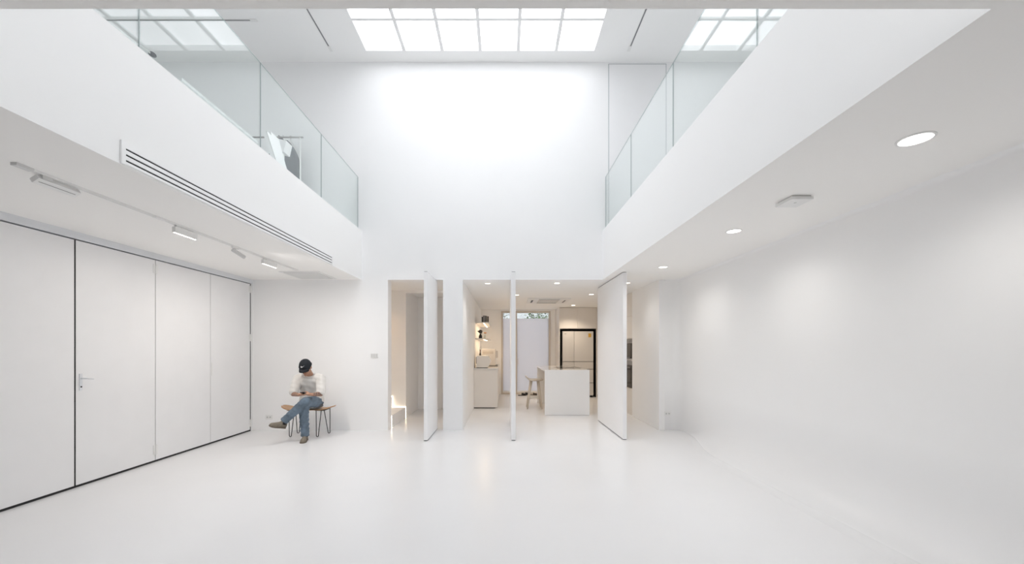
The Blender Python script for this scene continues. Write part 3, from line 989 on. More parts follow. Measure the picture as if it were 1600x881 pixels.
for xa, xb2 in ((1.667, 2.195), (2.199, 2.757)):
    mk('cupboard_door', MB().box(xa, xb2, FY, FY + 0.02, ZN + 0.006, ZL - 0.012), BEIGE, nz, bevel=0.0015)
fr = thing('fridge', (2.21, 12.4, 0), 'pale multi-door fridge with a yellow sticker in the black niche', 'fridge')
mk('body', MB().box(FX0, FX1, FY + 0.06, YK - 0.04, 0.03, 1.97), FRIDGE, fr)
xs = 2.093


def zv(v):
    return EYE + (V0 - v) / FPX * FY


z4, z3, z2, z1, z0 = zv(517.5), zv(565), zv(577), zv(598), zv(617.5)
fdl = mk('door', MB().box(FX0, xs - 0.004, FY, FY + 0.055, z3 + 0.008, z4), FRIDGE, fr, bevel=0.004)
fdr = mk('door', MB().box(xs + 0.004, FX1, FY, FY + 0.055, z3 + 0.008, z4), FRIDGE, fr, bevel=0.004)
mk('drawer', MB().box(FX0, xs - 0.004, FY, FY + 0.055, z2 + 0.008, z3 - 0.008), FRIDGE, fr, bevel=0.004)
mk('drawer', MB().box(xs + 0.004, FX1, FY, FY + 0.055, z2 + 0.008, z3 - 0.008), FRIDGE, fr, bevel=0.004)
mk('drawer', MB().box(FX0, FX1, FY, FY + 0.055, z1 + 0.008, z2 - 0.008), FRIDGE, fr, bevel=0.004)
mk('drawer', MB().box(FX0, FX1, FY, FY + 0.055, z0, z1 - 0.008), FRIDGE, fr, bevel=0.004)
mk('gap_seal', MB().box(FX0 + 0.01, FX1 - 0.01, FY + 0.045, FY + 0.06, z0, z4 - 0.01), BLACK, fr)
mk('plinth', MB().box(FX0 + 0.02, FX1 - 0.02, FY + 0.03, FY + 0.1, 0.0, 0.05), BLACK, fr)
stc = mk('sticker', MB().box(2.52, 2.605, FY - 0.002, FY - 0.0002, 1.80, 1.915), YELLOW, fdr, label='yellow rating sticker')
mk('badge', MB().box(1.80, 1.86, FY - 0.002, FY - 0.0002, 1.895, 1.91), SLATE, fdl)
for k, (za, zb) in enumerate(((1.885, 1.902), (1.86, 1.872), (1.825, 1.84))):
    pass

# oven column
oc = thing('oven_cabinet', (3.08, 9.03, 0), 'warm white tall cabinet with built-in ovens behind the wide pivot door', 'cabinet')
OX = 2.785
mk('body', MB().box(OX + 0.022, 3.40, 8.705, 9.36, 0.0, ZL - 0.004), BEIGE, oc)
for za, zb in ((0.09, 0.585), (1.70, 2.18), (2.186, ZL - 0.012)):
    mk('cabinet_door', MB().box(OX, OX + 0.02, 8.71, 9.355, za, zb), BEIGE, oc, bevel=0.0015)
ov = thing('oven', (3.0, 9.03, 0.59), 'black glass oven, lower of the two in the tall cabinet', 'oven')
mk('glass_door', MB().box(OX - 0.005, OX + 0.02, 8.735, 9.33, 0.60, 1.10), OVENG, ov, bevel=0.003)
mk('control_panel', MB().box(OX - 0.005, OX + 0.02, 8.735, 9.33, 1.104, 1.19), STEEL, ov, bevel=0.003)
mk('handle', MB().cyl((OX - 0.04, 8.78, 1.05), (OX - 0.04, 9.28, 1.05), 0.009, n=12).cyl((OX - 0.04, 8.83, 1.05), (OX - 0.004, 8.83, 1.05), 0.006, n=8).cyl((OX - 0.04, 9.23, 1.05), (OX - 0.004, 9.23, 1.05), 0.006, n=8), STEEL, ov)
ov2 = thing('microwave_oven', (3.0, 9.03, 1.20), 'black built-in microwave, upper of the two in the tall cabinet', 'oven')
mk('glass_door', MB().box(OX - 0.005, OX + 0.02, 8.735, 9.33, 1.24, 1.58), OVENG, ov2, bevel=0.003)
mk('control_panel', MB().box(OX - 0.005, OX + 0.02, 8.735, 9.33, 1.584, 1.68), SLATE, ov2, bevel=0.003)
mk('knob', MB().cyl((OX - 0.02, 8.86, 1.63), (OX - 0.005, 8.86, 1.63), 0.018, n=16), STEEL, ov2)
mk('handle', MB().cyl((OX - 0.035, 8.78, 1.27), (OX - 0.035, 9.28, 1.27), 0.008, n=12).cyl((OX - 0.035, 8.83, 1.27), (OX - 0.004, 8.83, 1.27), 0.006, n=8).cyl((OX - 0.035, 9.23, 1.27), (OX - 0.004, 9.23, 1.27), 0.006, n=8), STEEL, ov2)
tc_ = thing('tall_cabinet', (3.08, 10.0, 0), 'tall warm white cupboard next to the oven cabinet', 'cabinet')
mk('body', MB().box(OX + 0.022, 3.40, 9.365, 10.6, 0.0, ZL - 0.004), BEIGE, tc_)
for ya, yb in ((9.368, 9.978), (9.982, 10.597)):
    mk('cabinet_door', MB().box(OX, OX + 0.02, ya, yb, 0.09, ZL - 0.012), BEIGE, tc_, bevel=0.0015)

# ceiling cassette
ac = thing('ceiling_air_conditioner', (1.11, 10.3, ZL - 0.03), 'square ceiling cassette air conditioner in the kitchen', 'air conditioner')
ax0, ax1, ay0, ay1 = 0.585, 1.64, 9.80, 10.75
mk('fascia', MB().box(ax0, ax1, ay0, ay1, ZL - 0.028, ZL), WPLAST, ac, bevel=0.006)
mk('grille', MB().box(0.86, 1.37, 10.02, 10.53, ZL - 0.036, ZL - 0.027), TRIMW, ac, bevel=0.003)
for k in range(6):
    yk = 10.07 + 0.08 * k
    mk('grille_slat', MB().box(0.88, 1.35, yk, yk + 0.04, ZL - 0.040, ZL - 0.036), GPLAST, ac)
mk('air_slot', MB().box(0.86, 1.37, 9.88, 9.925, ZL - 0.031, ZL - 0.0275), DARKSLOT, ac)
mk('air_slot', MB().box(0.86, 1.37, 10.62, 10.665, ZL - 0.031, ZL - 0.0275), DARKSLOT, ac)
mk('air_slot', MB().box(0.68, 0.725, 10.02, 10.53, ZL - 0.031, ZL - 0.0275), BLACK, ac)
mk('air_slot', MB().box(1.51, 1.545, 10.02, 10.53, ZL - 0.031, ZL - 0.0275), DARKSLOT, ac)
for (sx0, sx1, sy0, sy1) in ((0.86, 1.37, 9.905, 9.93), (0.725, 0.745, 10.02, 10.53)):
    mk('flap', MB().box(sx0, sx1, sy0, sy1, ZL - 0.045, ZL - 0.031), WPLAST, ac)


# shoes on the kitchen floor by the garden door
def clog(label, x, y, a, m, z0=0.0):
    t = thing('slip_on_shoe', (x, y, z0), label, 'shoe', 'shoes by the garden door')
    ca, sa = math.cos(a), math.sin(a)

    def T(px_, py_, pz_):
        return Vector((x + px_ * ca - py_ * sa, y + px_ * sa + py_ * ca, z0 + pz_))
    outline = [(-0.13, 0.02), (-0.12, 0.035), (-0.03, 0.033), (0.05, 0.046), (0.11, 0.042), (0.135, 0.015), (0.135, -0.01), (0.11, -0.036), (0.05, -0.044), (-0.03, -0.032), (-0.12, -0.035), (-0.13, -0.02)]
    mk('sole', MB().rings([[T(px_, py_, 0) for px_, py_ in outline], [T(px_, py_, 0.022) for px_, py_ in outline]]), SOLE if m is not BLACK else BLACK, t)
    rr = []
    for i in range(8):
        q = i / 7
        px_ = -0.02 + 0.14 * q
        w = 0.042 * math.sqrt(max(0.05, 1 - (max(0, q - 0.4) / 0.62) ** 2))
        h = 0.065 * (1 - 0.5 * q)
        rr.append([T(px_, w * math.cos(math.pi * k / 8), 0.022 + h * math.sin(math.pi * k / 8)) for k in range(9)])
    mk('upper', MB().rings(rr), m, t, smooth=True)


clog('black slip-on shoe nearest the edge-on pivot door', (816 - U0) / FPX * 12.45, 12.45, 0.2, BLACK)
clog('black slip-on shoe beside its pair by the garden door', (822 - U0) / FPX * 12.6, 12.60, 0.1, BLACK)
clog('dark brown shoe behind the bar stool by the garden door', (834 - U0) / FPX * 12.5, 12.52, -0.1, BROWN)

# outdoors
struct('ground_outside', MB().box(-6, 8, YK + 0.16, 22, -0.15, -0.03), CONC, 'concrete yard outside the garden door', 'ground')
struct('wall_outside', MB().box(-3.0, 6.0, 19.5, 19.7, -0.03, 4.6), CONC, 'grey garden wall outside', 'wall')


def tree(label, x, y, h, spread, nl, seed):
    rnd = random.Random(seed)
    t = thing('garden_tree', (x, y, -0.03), label, 'tree')
    b = MB().tube([(x, y, -0.03), (x + 0.05, y, h * 0.35), (x - 0.03, y + 0.05, h * 0.62)], [0.07, 0.055, 0.045], 8)
    ends = []
    for k in range(9):
        a = k * 2.4
        e = Vector((x + spread * 0.8 * math.cos(a), y + 0.5 * spread * math.sin(a), h * (0.72 + 0.28 * rnd.random())))
        m = Vector((x + spread * 0.35 * math.cos(a), y + 0.2 * math.sin(a), h * 0.68))
        b.tube([(x - 0.03, y + 0.05, h * 0.55), m, e], [0.03, 0.02, 0.01], 6)
        ends += [e, m, (e + m) / 2]
    mk('trunk', b, BARK, t)
    lf = MB()
    for k in range(nl):
        e = rnd.choice(ends)
        p = e + Vector((rnd.gauss(0, 0.2), rnd.gauss(0, 0.2), rnd.gauss(0, 0.2)))
        d = Vector((rnd.uniform(-1, 1), rnd.uniform(-1, 1), rnd.uniform(-1, 0.6))).normalized()
        s = d.cross(Vector((rnd.uniform(-1, 1), rnd.uniform(-1, 1), rnd.uniform(-1, 1)))).normalized()
        L = rnd.uniform(0.07, 0.13)
        lf.add([p, p + d * L * 0.5 + s * L * 0.28, p + d * L, p + d * L * 0.5 - s * L * 0.28], [(0, 1, 2, 3)])
    mk('foliage', lf, LEAF, t, kind='stuff')


tree('leafy garden tree seen through the clear strip above the frosted pane', 1.55, 15.6, 3.3, 0.75, 900, 3)
tree('second leafy tree behind the narrow garden pane', -0.35, 16.9, 3.2, 0.5, 350, 5)

# ================================================================== UPPER LEVEL THINGS
RY = 6.86
rk = thing('clothes_rack', (-3.93, RY, ZF), 'thin white clothes rack on the upper level near the end wall', 'clothes rack')
ZRK = EYE + (V0 - 214.5) / FPX * RY
mk('rail', MB().cyl((-4.42, RY, ZRK), (-3.45, RY, ZRK), 0.013, n=12), STEEL, rk, smooth=True)
for x in (-4.36, -3.50):
    mk('upright', MB().cyl((x, RY, ZF + 0.03), (x, RY, ZRK), 0.012, n=12), WPLAST, rk, smooth=True)
    mk('foot_bar', MB().cyl((x, RY - 0.2, ZF + 0.018), (x, RY + 0.2, ZF + 0.018), 0.014, n=12), WPLAST, rk, smooth=True)
mk('rail_clamp', MB().box(-3.87, -3.85, RY - 0.02, RY + 0.02, ZRK - 0.03, ZRK + 0.025), STEEL, rk)


def hanger(label, x, group='hangers on the rack'):
    t = thing('coat_hanger', (x, RY, ZRK - 0.16), label, 'hanger', group)
    hook = [(x + 0.0 + 0.018 * math.sin(a), RY + 0.02 * math.cos(a) * 0 , ZRK + 0.0 + 0.02 * math.cos(a) + 0.004) for a in [math.radians(d) for d in range(-110, 181, 20)]]
    mk('hook', MB().tube(hook + [(x, RY, ZRK - 0.06)], 0.003, 6), STEEL, t)
    mk('shoulder_bar', MB().tube([(x - 0.012, RY - 0.19, ZRK - 0.14), (x, RY - 0.08, ZRK - 0.085), (x, RY, ZRK - 0.06), (x, RY + 0.08, ZRK - 0.085), (x - 0.012, RY + 0.19, ZRK - 0.14)], 0.006, 8), WPLAST, t)


hanger('empty white hanger next to the grey coat', -3.665)
gt = thing('grey_coat', (-3.80, RY, ZRK - 1.0), 'charcoal grey coat hanging on the clothes rack', 'coat')
prof = [(5.055, 0.02), (5.045, 0.075), (5.00, 0.125), (4.907, 0.185), (4.82, 0.235), (4.74, 0.268), (4.59, 0.292), (4.40, 0.298), (4.15, 0.30), (4.02, 0.305)]
rr = []
for z, w in prof:
    ring = []
    for k in range(24):
        a = 2 * math.pi * k / 24
        d = min(0.075, 0.02 + w * 0.25) * (1 + 0.18 * math.sin(a * 5 + z * 2))
        ring.append(Vector((-3.80 + w * math.copysign(abs(math.cos(a)) ** 0.8, math.cos(a)), RY + 0.02 + d * math.sin(a), z)))
    rr.append(ring)
mk('body', MB().rings(rr), GREYCLOTH, gt, smooth=True)
mk('hanger_hook', MB().tube([(-3.80, RY, 5.04), (-3.80, RY, ZRK - 0.01), (-3.785, RY, ZRK + 0.02), (-3.80, RY, ZRK + 0.035)], 0.004, 6), STEEL, gt)
mk('lapel', MB().prism([(-3.83, 5.04), (-3.77, 5.04), (-3.795, 4.70)], 'y', RY - 0.062, RY - 0.055), GREYCLOTH, gt)

# white lamp head on a stand
LX, LY = -3.53, 6.35
wl = thing('studio_lamp', (LX, LY, ZF), 'white boxy lamp head on a thin stand in front of the grey coat', 'lamp')
cbox = at(440.5, 230.5, LY)
b = MB().obox(cbox, Vector((0.098, 0, -0.022)), Vector((0, 0.09, 0)), Vector((0.02, 0, 0.088)))
mk('head', b, WBRIGHT, wl, bevel=0.006)
mk('neck', MB().box(cbox.x - 0.055, cbox.x + 0.02, LY - 0.04, LY + 0.04, cbox.z - 0.175, cbox.z - 0.088), WBRIGHT, wl, bevel=0.004)
mk('post', MB().box(cbox.x - 0.035, cbox.x - 0.003, LY - 0.016, LY + 0.016, ZF + 0.02, cbox.z - 0.17), WBRIGHT, wl)
mk('base', MB().lathe([(0.001, 0), (0.14, 0), (0.14, 0.012), (0.02, 0.022), (0.001, 0.022)], (cbox.x - 0.019, LY, ZF), 28), WBRIGHT, wl)
mk('cap', MB().cyl((cbox.x - 0.05, LY + 0.03, cbox.z + 0.095), (cbox.x - 0.05, LY + 0.03, cbox.z + 0.125), 0.028, n=16), SLATE, wl)

# two white boards leaning behind the glass
def leaning_board(label, u0, v0_, u1, v1_, y0, y1, w):
    p0_, p1_ = at(u0, v0_, y0), at(u1, v1_, y0)
    d_ = (p1_ - p0_)
    k_ = (ZF - p0_.z) / d_.z
    pb = p0_ + d_ * k_
    t = thing('leaning_board', (pb.x, (y0 + y1) / 2, ZF), label, 'board', 'white boards on the mezzanine')
    nrm = Vector((d_.z, 0, -d_.x)).normalized() * (-1 if d_.z < 0 else 1)
    mid = (p0_ + pb) / 2 + Vector((0, (y1 - y0) / 2, 0))
    ax_ = Vector((1, 0, 0)) * w
    mk('panel', MB().obox(mid, ax_, Vector((0, (y1 - y0) / 2, 0)), (pb - p0_) / 2), WBRIGHT, t, bevel=0.003)
    mk('edge_strip', MB().obox(mid - Vector((0, (y1 - y0) / 2 + 0.002, 0)) + ax_ * 0.82, ax_ * 0.18, Vector((0, 0.003, 0)), (pb - p0_) / 2), GPLAST, t)
    return t


leaning_board('white board leaning behind the glass, the one by the glass joint', 413.5, 205, 427.0, 247.5, 5.56, 5.84, 0.033)
leaning_board('white board leaning behind the glass, the one nearer the boxy lamp', 419.8, 205, 432.3, 252, 5.88, 6.10, 0.026)

# low white bench by the glass
wb = thing('low_bench', (-2.92, 3.92, ZF), 'low white bench along the inside of the glass railing', 'bench')
mk('top', MB().box(-3.10, -2.74, 3.40, 4.45, 3.745, 3.77), WBRIGHT, wb, bevel=0.003)
for x in (-3.07, -2.77):
    for y in (3.46, 4.39):
        mk('leg', MB().box(x - 0.015, x + 0.015, y - 0.015, y + 0.015, ZF, 3.745), WBRIGHT, wb)
# thin rod with a dark end resting by the glass
rd = thing('thin_pole', (-2.78, 2.8, ZF + 0.04), 'thin pole with a dark oval end lying behind the glass', 'pole')
p0 = at(238, 85.0, 3.12)
mk('shaft', MB().tube([p0, (-2.72, 2.3, 3.66)], 0.008, 8), GPLAST, rd)
mk('end_cap', MB().ell(p0, (0.024, 0, 0), (0, 0.03, 0), (0, 0, 0.016), 14, 8), DARKSLOT, rd, smooth=True)

# ================================================================== BENCH AND PERSON
BYc = 6.735
be = thing('skateboard_bench', (-3.28, BYc, 0), 'wooden skateboard-shaped bench on black hairpin legs under the person', 'bench')
rr = []
N = 40
x0, x1 = -3.735, -2.845
for i in range(N + 1):
    t = i / N
    x = x0 + (x1 - x0) * t
    e = min(t, 1 - t)
    hw = 0.155 * math.sqrt(max(0.0, 1 - (max(0, 0.20 - e) / 0.2025) ** 2.2))
    hw = max(hw, 0.012)
    kick = 0.055 * (max(0, 0.22 - e) / 0.22) ** 1.25
    z = 0.452 + kick
    con = 0.008
    rr.append([Vector((x, BYc - hw, z + con)), Vector((x, BYc - hw * 0.6, z + con * 0.3)), Vector((x, BYc, z)), Vector((x, BYc + hw * 0.6, z + con * 0.3)), Vector((x, BYc + hw, z + con)),
               Vector((x, BYc + hw, z - 0.012 + con)), Vector((x, BYc + hw * 0.6, z - 0.012 + con * 0.3)), Vector((x, BYc, z - 0.012)), Vector((x, BYc - hw * 0.6, z - 0.012 + con * 0.3)), Vector((x, BYc - hw, z - 0.012 + con))])
mk('deck', MB().rings(rr), WOOD, be, smooth=True)


def hairpin(xt0, xt1, xb_, yt, yb_):
    pts = [Vector((xt0, yt, 0.444))]
    lo = 0.014
    a, c = Vector((xb_ - 0.017, yb_, lo + 0.016)), Vector((xb_ + 0.017, yb_, lo + 0.016))
    pts += [a]
    for k in range(1, 8):
        ang = math.pi + math.pi * k / 8
        pts.append(Vector((xb_ + 0.017 * math.cos(ang), yb_, lo + 0.016 + 0.017 * math.sin(ang))))
    pts += [c, Vector((xt1, yt, 0.444))]
    mk('hairpin_leg', MB().tube(pts, 0.0065, 8), BLACKM, be, smooth=True)


hairpin(-3.565, -3.475, -3.53, 6.62, 6.60)
hairpin(-3.115, -3.03, -3.085, 6.62, 6.60)
hairpin(-3.09, -2.985, -3.015, 6.85, 6.88)
hairpin(-3.575, -3.47, -3.545, 6.85, 6.88)
for xm in (-3.52, -3.05):
    mk('leg_plate', MB().box(xm - 0.075, xm + 0.075, 6.60, 6.87, 0.4395, 0.4435), BLACKM, be)

# ---- the figure
V = Vector
hipR, hipL = V((-3.335, 6.71, 0.565)), V((-3.135, 6.71, 0.565))
kneeR, ankR = V((-3.175, 6.335, 0.500)), V((-3.172, 6.37, 0.115))
kneeL, ankL = V((-3.115, 6.27, 0.632)), V((-3.425, 6.235, 0.345))
shR, shL = V((-3.405, 6.60, 0.965)), V((-3.025, 6.60, 0.965))
elR, elL = V((-3.405, 6.455, 0.735)), V((-2.965, 6.465, 0.735))
wrR, wrL = V((-3.245, 6.315, 0.735)), V((-3.035, 6.315, 0.740))
neck0, neck1 = V((-3.205, 6.62, 1.00)), V((-3.212, 6.545, 1.085))
HC = V((-3.222, 6.49, 1.165))
hf = V((0.08, -0.82, -0.57)).normalized()
hr = hf.cross(V((0, 0, 1))).normalized() * -1
hr = V((0, 0, 1)).cross(hf).normalized()      # person's left... image right
hu = hf.cross(hr).normalized()
if hu.z < 0:
    hu = -hu


def H(r, f, u):
    """point in head space: r = image right, f = forward (face), u = crown"""
    return HC + hr * r + hf * f + hu * u


if hr.x < 0:
    hr = -hr


def torso(mb, g):
    """elliptical rings from seat to shoulders; g = extra thickness"""
    secs = [((-3.235, 6.725, 0.475), 0.155, 0.125), ((-3.235, 6.735, 0.56), 0.175, 0.135), ((-3.232, 6.725, 0.66), 0.165, 0.125), ((-3.225, 6.70, 0.76), 0.165, 0.122),
            ((-3.22, 6.665, 0.86), 0.185, 0.122), ((-3.215, 6.635, 0.94), 0.195, 0.11), ((-3.212, 6.62, 0.995), 0.15, 0.08), ((-3.21, 6.61, 1.02), 0.08, 0.06)]
    rr_ = []
    for c, rx, ry in secs:
        rr_.append([V(c) + V(((rx + g) * math.cos(2 * math.pi * k / 28), (ry + g) * math.sin(2 * math.pi * k / 28), 0)) for k in range(28)])
    mb.rings(rr_)


def hand(mb, wr, side):
    """side +1: fingers run towards +x, -1 towards -x"""
    s = side
    palm = wr + V((0.050 * s, -0.030, 0.012))
    mb.capsule(wr, palm, 0.024, 0.026)
    mb.ell(palm + V((0.004 * s, 0, 0)), (0.036, 0, 0), (0, 0.040, 0), (0, 0, 0.018), 16, 10)
    for k in range(4):
        dy = 0.030 - 0.020 * k
        L = (0.056, 0.064, 0.062, 0.048)[k]
        r0 = palm + V((0.022 * s, -dy, -0.004))
        m1 = r0 + V((L * 0.5 * s, -0.004, -0.006))
        m2 = m1 + V((L * 0.32 * s, -0.002, 0.010))
        tip = m2 + V((L * 0.18 * s, 0.0, 0.016))
        mb.chain([r0, m1, m2, tip], [0.0095, 0.009, 0.008, 0.007], 10)
    th0 = palm + V((-0.008 * s, 0.022, 0.006))
    th1 = th0 + V((0.022 * s, -0.018, 0.026))
    th2 = th1 + V((0.026 * s, -0.022, 0.008))
    mb.chain([th0, th1, th2], [0.012, 0.010, 0.008], 10)


body = MB()
torso(body, -0.02)
body.chain([hipR, kneeR, ankR], [0.075, 0.052, 0.036])
body.chain([hipL, kneeL, ankL], [0.075, 0.052, 0.036])
body.capsule(ankR + V((0, 0.0, -0.07)), ankR + V((0.03, -0.11, -0.085)), 0.028, 0.018)
body.capsule(ankL + V((-0.015, -0.015, -0.06)), ankL + V((-0.055, -0.125, -0.04)), 0.028, 0.019)
body.chain([shR, elR, wrR], [0.052, 0.040, 0.026])
body.chain([shL, elL, wrL], [0.052, 0.040, 0.026])
body.chain([neck0, neck1, H(0, -0.02, -0.06)], [0.060, 0.056, 0.055])
# head: cranium, jaw, nose, brow, chin, ears
body.ell(H(0, -0.005, 0.03), hr * 0.075, hf * 0.098, hu * 0.092)
body.ell(H(0, 0.030, -0.045), hr * 0.060, hf * 0.062, hu * 0.075)
body.ell(H(0, 0.070, -0.105), hr * 0.026, hf * 0.024, hu * 0.022)
body.chain([H(0, 0.090, 0.012), H(0, 0.106, -0.028)], [0.010, 0.014], 10)
body.ell(H(0, 0.094, -0.034), hr * 0.019, hf * 0.012, hu * 0.010, 12, 8)
body.ell(H(0, 0.082, 0.024), hr * 0.052, hf * 0.014, hu * 0.012, 14, 8)
body.ell(H(0, 0.086, -0.066), hr * 0.025, hf * 0.010, hu * 0.011, 12, 8)
for s in (-1, 1):
    body.ell(H(0.076 * s, -0.012, -0.012), hr * 0.012, hf * 0.020, hu * 0.033, 12, 8)
hand(body, wrR, 1)
hand(body, wrL, -1)
fused = remesh(body, 0.0055, 3)

pe = thing('person', (-3.2, 6.5, 0), 'seated person in black cap, white T-shirt and jeans looking at a phone', 'person')
bo = mk('body', fused, SKIN, pe, smooth=True)
ink = bo.data.attributes.new('ink', 'FLOAT', 'POINT')


def seg_t(p, a, c):
    d = c - a
    t = max(0, min(1, (p - a).dot(d) / d.length_squared))
    return t, (p - (a + d * t)).length


off = WLOC[pe.name]
vals = []
for v in bo.data.vertices:
    p = v.co + off
    w = 0.0
    for a, c, k in ((elR, wrR, 0.75), (elL, wrL, 1.0)):
        t, d = seg_t(p, a, c)
        if d < 0.06 and t < 0.97:
            w = max(w, k)
    vals.append(w)
ink.data.foreach_set('value', vals)

# jeans
jn = MB()
jn.chain([hipR, V((-3.25, 6.52, 0.545)), kneeR, V((-3.172, 6.345, 0.30)), V((-3.172, 6.365, 0.125))], [0.098, 0.085, 0.074, 0.067, 0.064])
jn.chain([hipL, V((-3.12, 6.50, 0.605)), kneeL, V((-3.265, 6.25, 0.495)), ankL + V((0.012, 0, 0.012))], [0.100, 0.088, 0.076, 0.066, 0.060])
rr = [[V((-3.235, 6.725, z)) + V((rx * math.cos(2 * math.pi * k / 24), ry * math.sin(2 * math.pi * k / 24), 0)) for k in range(24)] for z, rx, ry in ((0.468, 0.15, 0.12), (0.50, 0.18, 0.14), (0.58, 0.185, 0.145), (0.66, 0.165, 0.13))]
jn.rings(rr)
jf = remesh(jn, 0.008, 4)
for i, p in enumerate(jf.v):
    wr_ = 0.0035 * math.sin(p.z * 95 + p.x * 60) + 0.0025 * math.sin(p.x * 130 - p.z * 70 + p.y * 40)
    jf.v[i] = p + V((wr_, wr_ * 0.6, wr_ * 0.4)) if p.z > 0.09 else p
    if jf.v[i].z < 0.466 and jf.v[i].y > 6.58:
        jf.v[i].z = 0.466
je = mk('jeans', jf, JEANS, pe, smooth=True)
for a, c, r in ((V((-3.172, 6.365, 0.115)), V((-3.172, 6.367, 0.078)), 0.064), (ankL + V((0.018, 0.001, 0.018)), ankL + V((-0.008, -0.001, -0.008)), 0.062)):
    d = (c - a).normalized()
    mk('hem', MB().tube([a, a + (c - a) * 0.25, a + (c - a) * 0.8, c], [r * 0.9, r, r * 1.02, r * 0.97], 20), JEANS, je, smooth=True)

# T-shirt
sh_ = MB()
torso(sh_, 0.012)
for s, e, o_ in ((shR, elR, -1), (shL, elL, 1)):
    d = (e - s)
    end = s + d * 0.86
    sh_.chain([V((s.x * 0.55 + -3.21 * 0.45, 6.615, 0.985)), s, s + d * 0.45, end], [0.075, 0.078, 0.078, 0.074])
rr = [[V((-3.232, 6.72, z)) + V((rx * math.cos(2 * math.pi * k / 24), ry * math.sin(2 * math.pi * k / 24), 0)) for k in range(24)] for z, rx, ry in ((0.575, 0.198, 0.155), (0.62, 0.20, 0.158), (0.70, 0.185, 0.145), (0.80, 0.19, 0.14))]
sh_.rings(rr)
sf = remesh(sh_, 0.008, 5)
for i, p in enumerate(sf.v):
    wr_ = 0.004 * math.sin(p.x * 55 + p.z * 22) + 0.003 * math.sin(p.z * 75 + p.x * 18 + p.y * 30)
    sf.v[i] = p + V((wr_ * 0.4, -wr_, wr_ * 0.2))
ts_ = mk('t_shirt', sf, SHIRT, pe, smooth=True)
b = MB()
ring = []
for k in range(25):
    a = 2 * math.pi * k / 24
    ring.append(V((-3.21 + 0.086 * math.cos(a), 6.592 + 0.072 * math.sin(a), 1.012 + 0.022 * math.sin(a))))
mk('collar', MB().tube(ring, 0.010, 8), SHIRT, ts_, smooth=True)

# shoes and socks
def boot(ank, toe_dir, up, length, nm):
    d = V(toe_dir).normalized()
    u = (V(up) - d * V(up).dot(d)).normalized()
    s = d.cross(u)
    heel = ank - u * 0.072 - d * 0.055
    secs = [(-0.005, 0.022, 0.030), (0.0, 0.034, 0.085), (0.05, 0.037, 0.105), (0.09, 0.037, 0.095), (0.13, 0.042, 0.068), (0.19, 0.046, 0.052), (0.235, 0.038, 0.043), (0.258, 0.020, 0.030), (0.262, 0.008, 0.018)]
    rr_ = []
    for t, w, h in secs:
        rr_.append([heel + d * t + s * (w * math.cos(a)) + u * (0.006 + (h * math.sin(a) if math.sin(a) > 0 else 0)) for a in [2 * math.pi * k / 20 for k in range(20)]])
    up_ = mk('shoe', MB().rings(rr_), SUEDE, pe, smooth=True)
    ol = [(t, w + 0.003) for t, w, h in secs]
    poly = [heel + d * t + s * w for t, w in ol] + [heel + d * t - s * w for t, w in reversed(ol)]
    mk('sole', MB().rings([[p - u * 0.010 for p in poly], [p + u * 0.008 for p in poly]]), SOLE, up_)
    mk('sock', MB().tube([ank - u * 0.02, ank + u * 0.03], [0.043, 0.041], 16), SOCK, pe, smooth=True)


boot(V((-3.176, 6.375, 0.082)), (0.28, -1, 0), (0, 0, 1), 0.26, 'r')
legd = (kneeL - ankL).normalized()
boot(ankL + V((-0.004, -0.02, -0.030)), (-0.38, -0.88, 0.26), (0.45, 0.05, 1.0), 0.26, 'l')

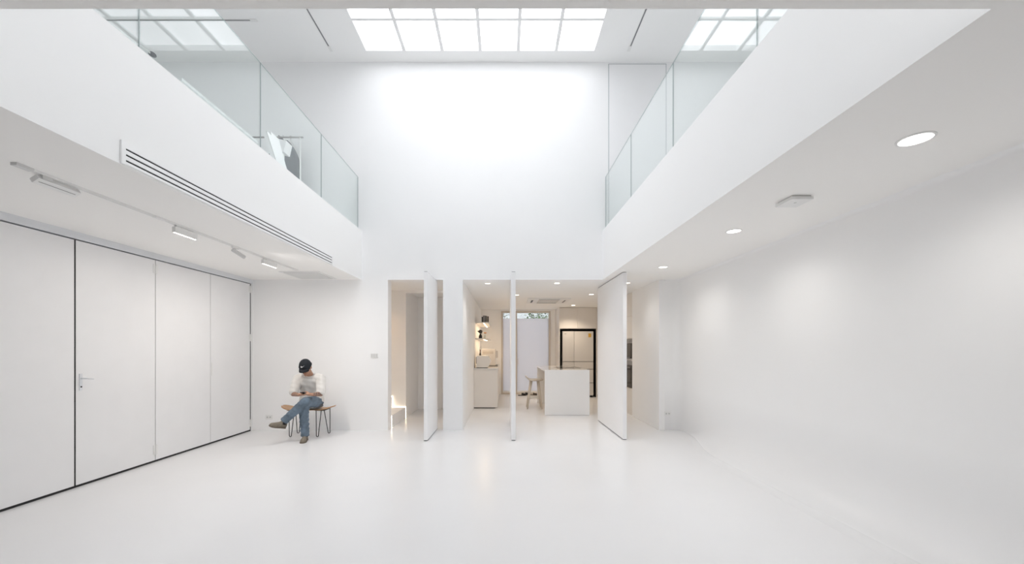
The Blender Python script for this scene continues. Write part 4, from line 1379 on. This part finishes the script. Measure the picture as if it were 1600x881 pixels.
# hair below the cap, cap, brim, emblem
hb = MB().ell(H(0, -0.016, 0.012), hr * 0.079, hf * 0.094, hu * 0.085, 20, 10, -0.35, 0.5)
mk('hair', hb, HAIR, pe, smooth=True)
cp = mk('cap', MB().ell(H(0, 0.0, 0.030), hr * 0.092, hf * 0.112, hu * 0.112, 32, 14, 0.0, 1.0), CAPM, pe, smooth=True)
rr = []
for i in range(13):
    a = math.radians(-62 + 124 * i / 12)
    q = math.cos(a)
    inner = H(0.090 * math.sin(a), 0.108 * math.cos(a), 0.036 - 0.016 * abs(math.sin(a)))
    ext = 0.070 * (q ** 0.7)
    outer = H(0.088 * math.sin(a), 0.108 * math.cos(a) + ext, 0.030 - 0.034 * math.sin(a) ** 2 - 0.010)
    rr.append([inner + hu * 0.004, (inner + outer) / 2 + hu * 0.007, outer + hu * 0.002, outer - hu * 0.003, (inner + outer) / 2 + hu * 0.001, inner - hu * 0.004])
mk('brim', MB().rings(rr), CAPM, cp, smooth=True)
mk('button', MB().ell(H(0, 0, 0.143), hr * 0.010, hf * 0.010, hu * 0.006, 12, 6), CAPM, cp, smooth=True)
band = [H(0.0935 * math.cos(a), 0.1135 * math.sin(a), 0.032) for a in [2 * math.pi * k / 32 for k in range(33)]]
mk('sweatband', MB().tube(band, 0.004, 6), CAPM, cp, smooth=True)
# embroidered tick on the front panel
tick = [(-0.026, -0.006), (-0.024, -0.016), (-0.016, -0.019), (-0.004, -0.014), (0.030, 0.008), (0.004, -0.003), (-0.010, -0.006), (-0.016, -0.004), (-0.018, 0.004)]
tv = []
for lift in (0.003, 0.006):
    row = []
    for a, c in tick:
        a, c = a * 1.05, c * 1.05
        ry_, rz_ = a / 0.092, (0.058 + c) / 0.112
        fz = math.sqrt(max(0.01, 1 - ry_ * ry_ - rz_ * rz_))
        p = H(0.092 * ry_, 0.112 * fz, 0.030 + 0.112 * rz_)
        nrm = (hr * ry_ + hf * fz + hu * rz_).normalized()
        row.append(p + nrm * lift)
    tv.append(row)
mk('emblem', MB().rings(tv), WHITEPRINT, cp)
for s in (-1, 1):
    mk('eye', MB().ell(H(0.030 * s, 0.084, 0.0), hr * 0.012, hf * 0.008, hu * 0.006, 12, 8), EYEW, pe, smooth=True)
mk('lips', MB().ell(H(0, 0.094, -0.066), hr * 0.022, hf * 0.006, hu * 0.007, 12, 8), LIPS, pe, smooth=True)

# phone in the hands
pc = V((-3.142, 6.262, 0.768))
la, na = V((0, -0.80, 0.28)).normalized(), V((0, 0.28, 0.80)).normalized()
ph = thing('phone', pc, 'dark phone held in both hands of the seated person', 'phone')
mk('case', MB().obox(pc, (0.036, 0, 0), la * 0.070, na * 0.004), BLACK, ph, bevel=0.003)
mk('screen', MB().obox(pc + na * 0.0045, (0.033, 0, 0), la * 0.066, na * 0.0006), mat('phone_screen', (0.05, 0.05, 0.06), 0.1, emit=(0.7, 0.8, 1.0), estr=0.3), ph)
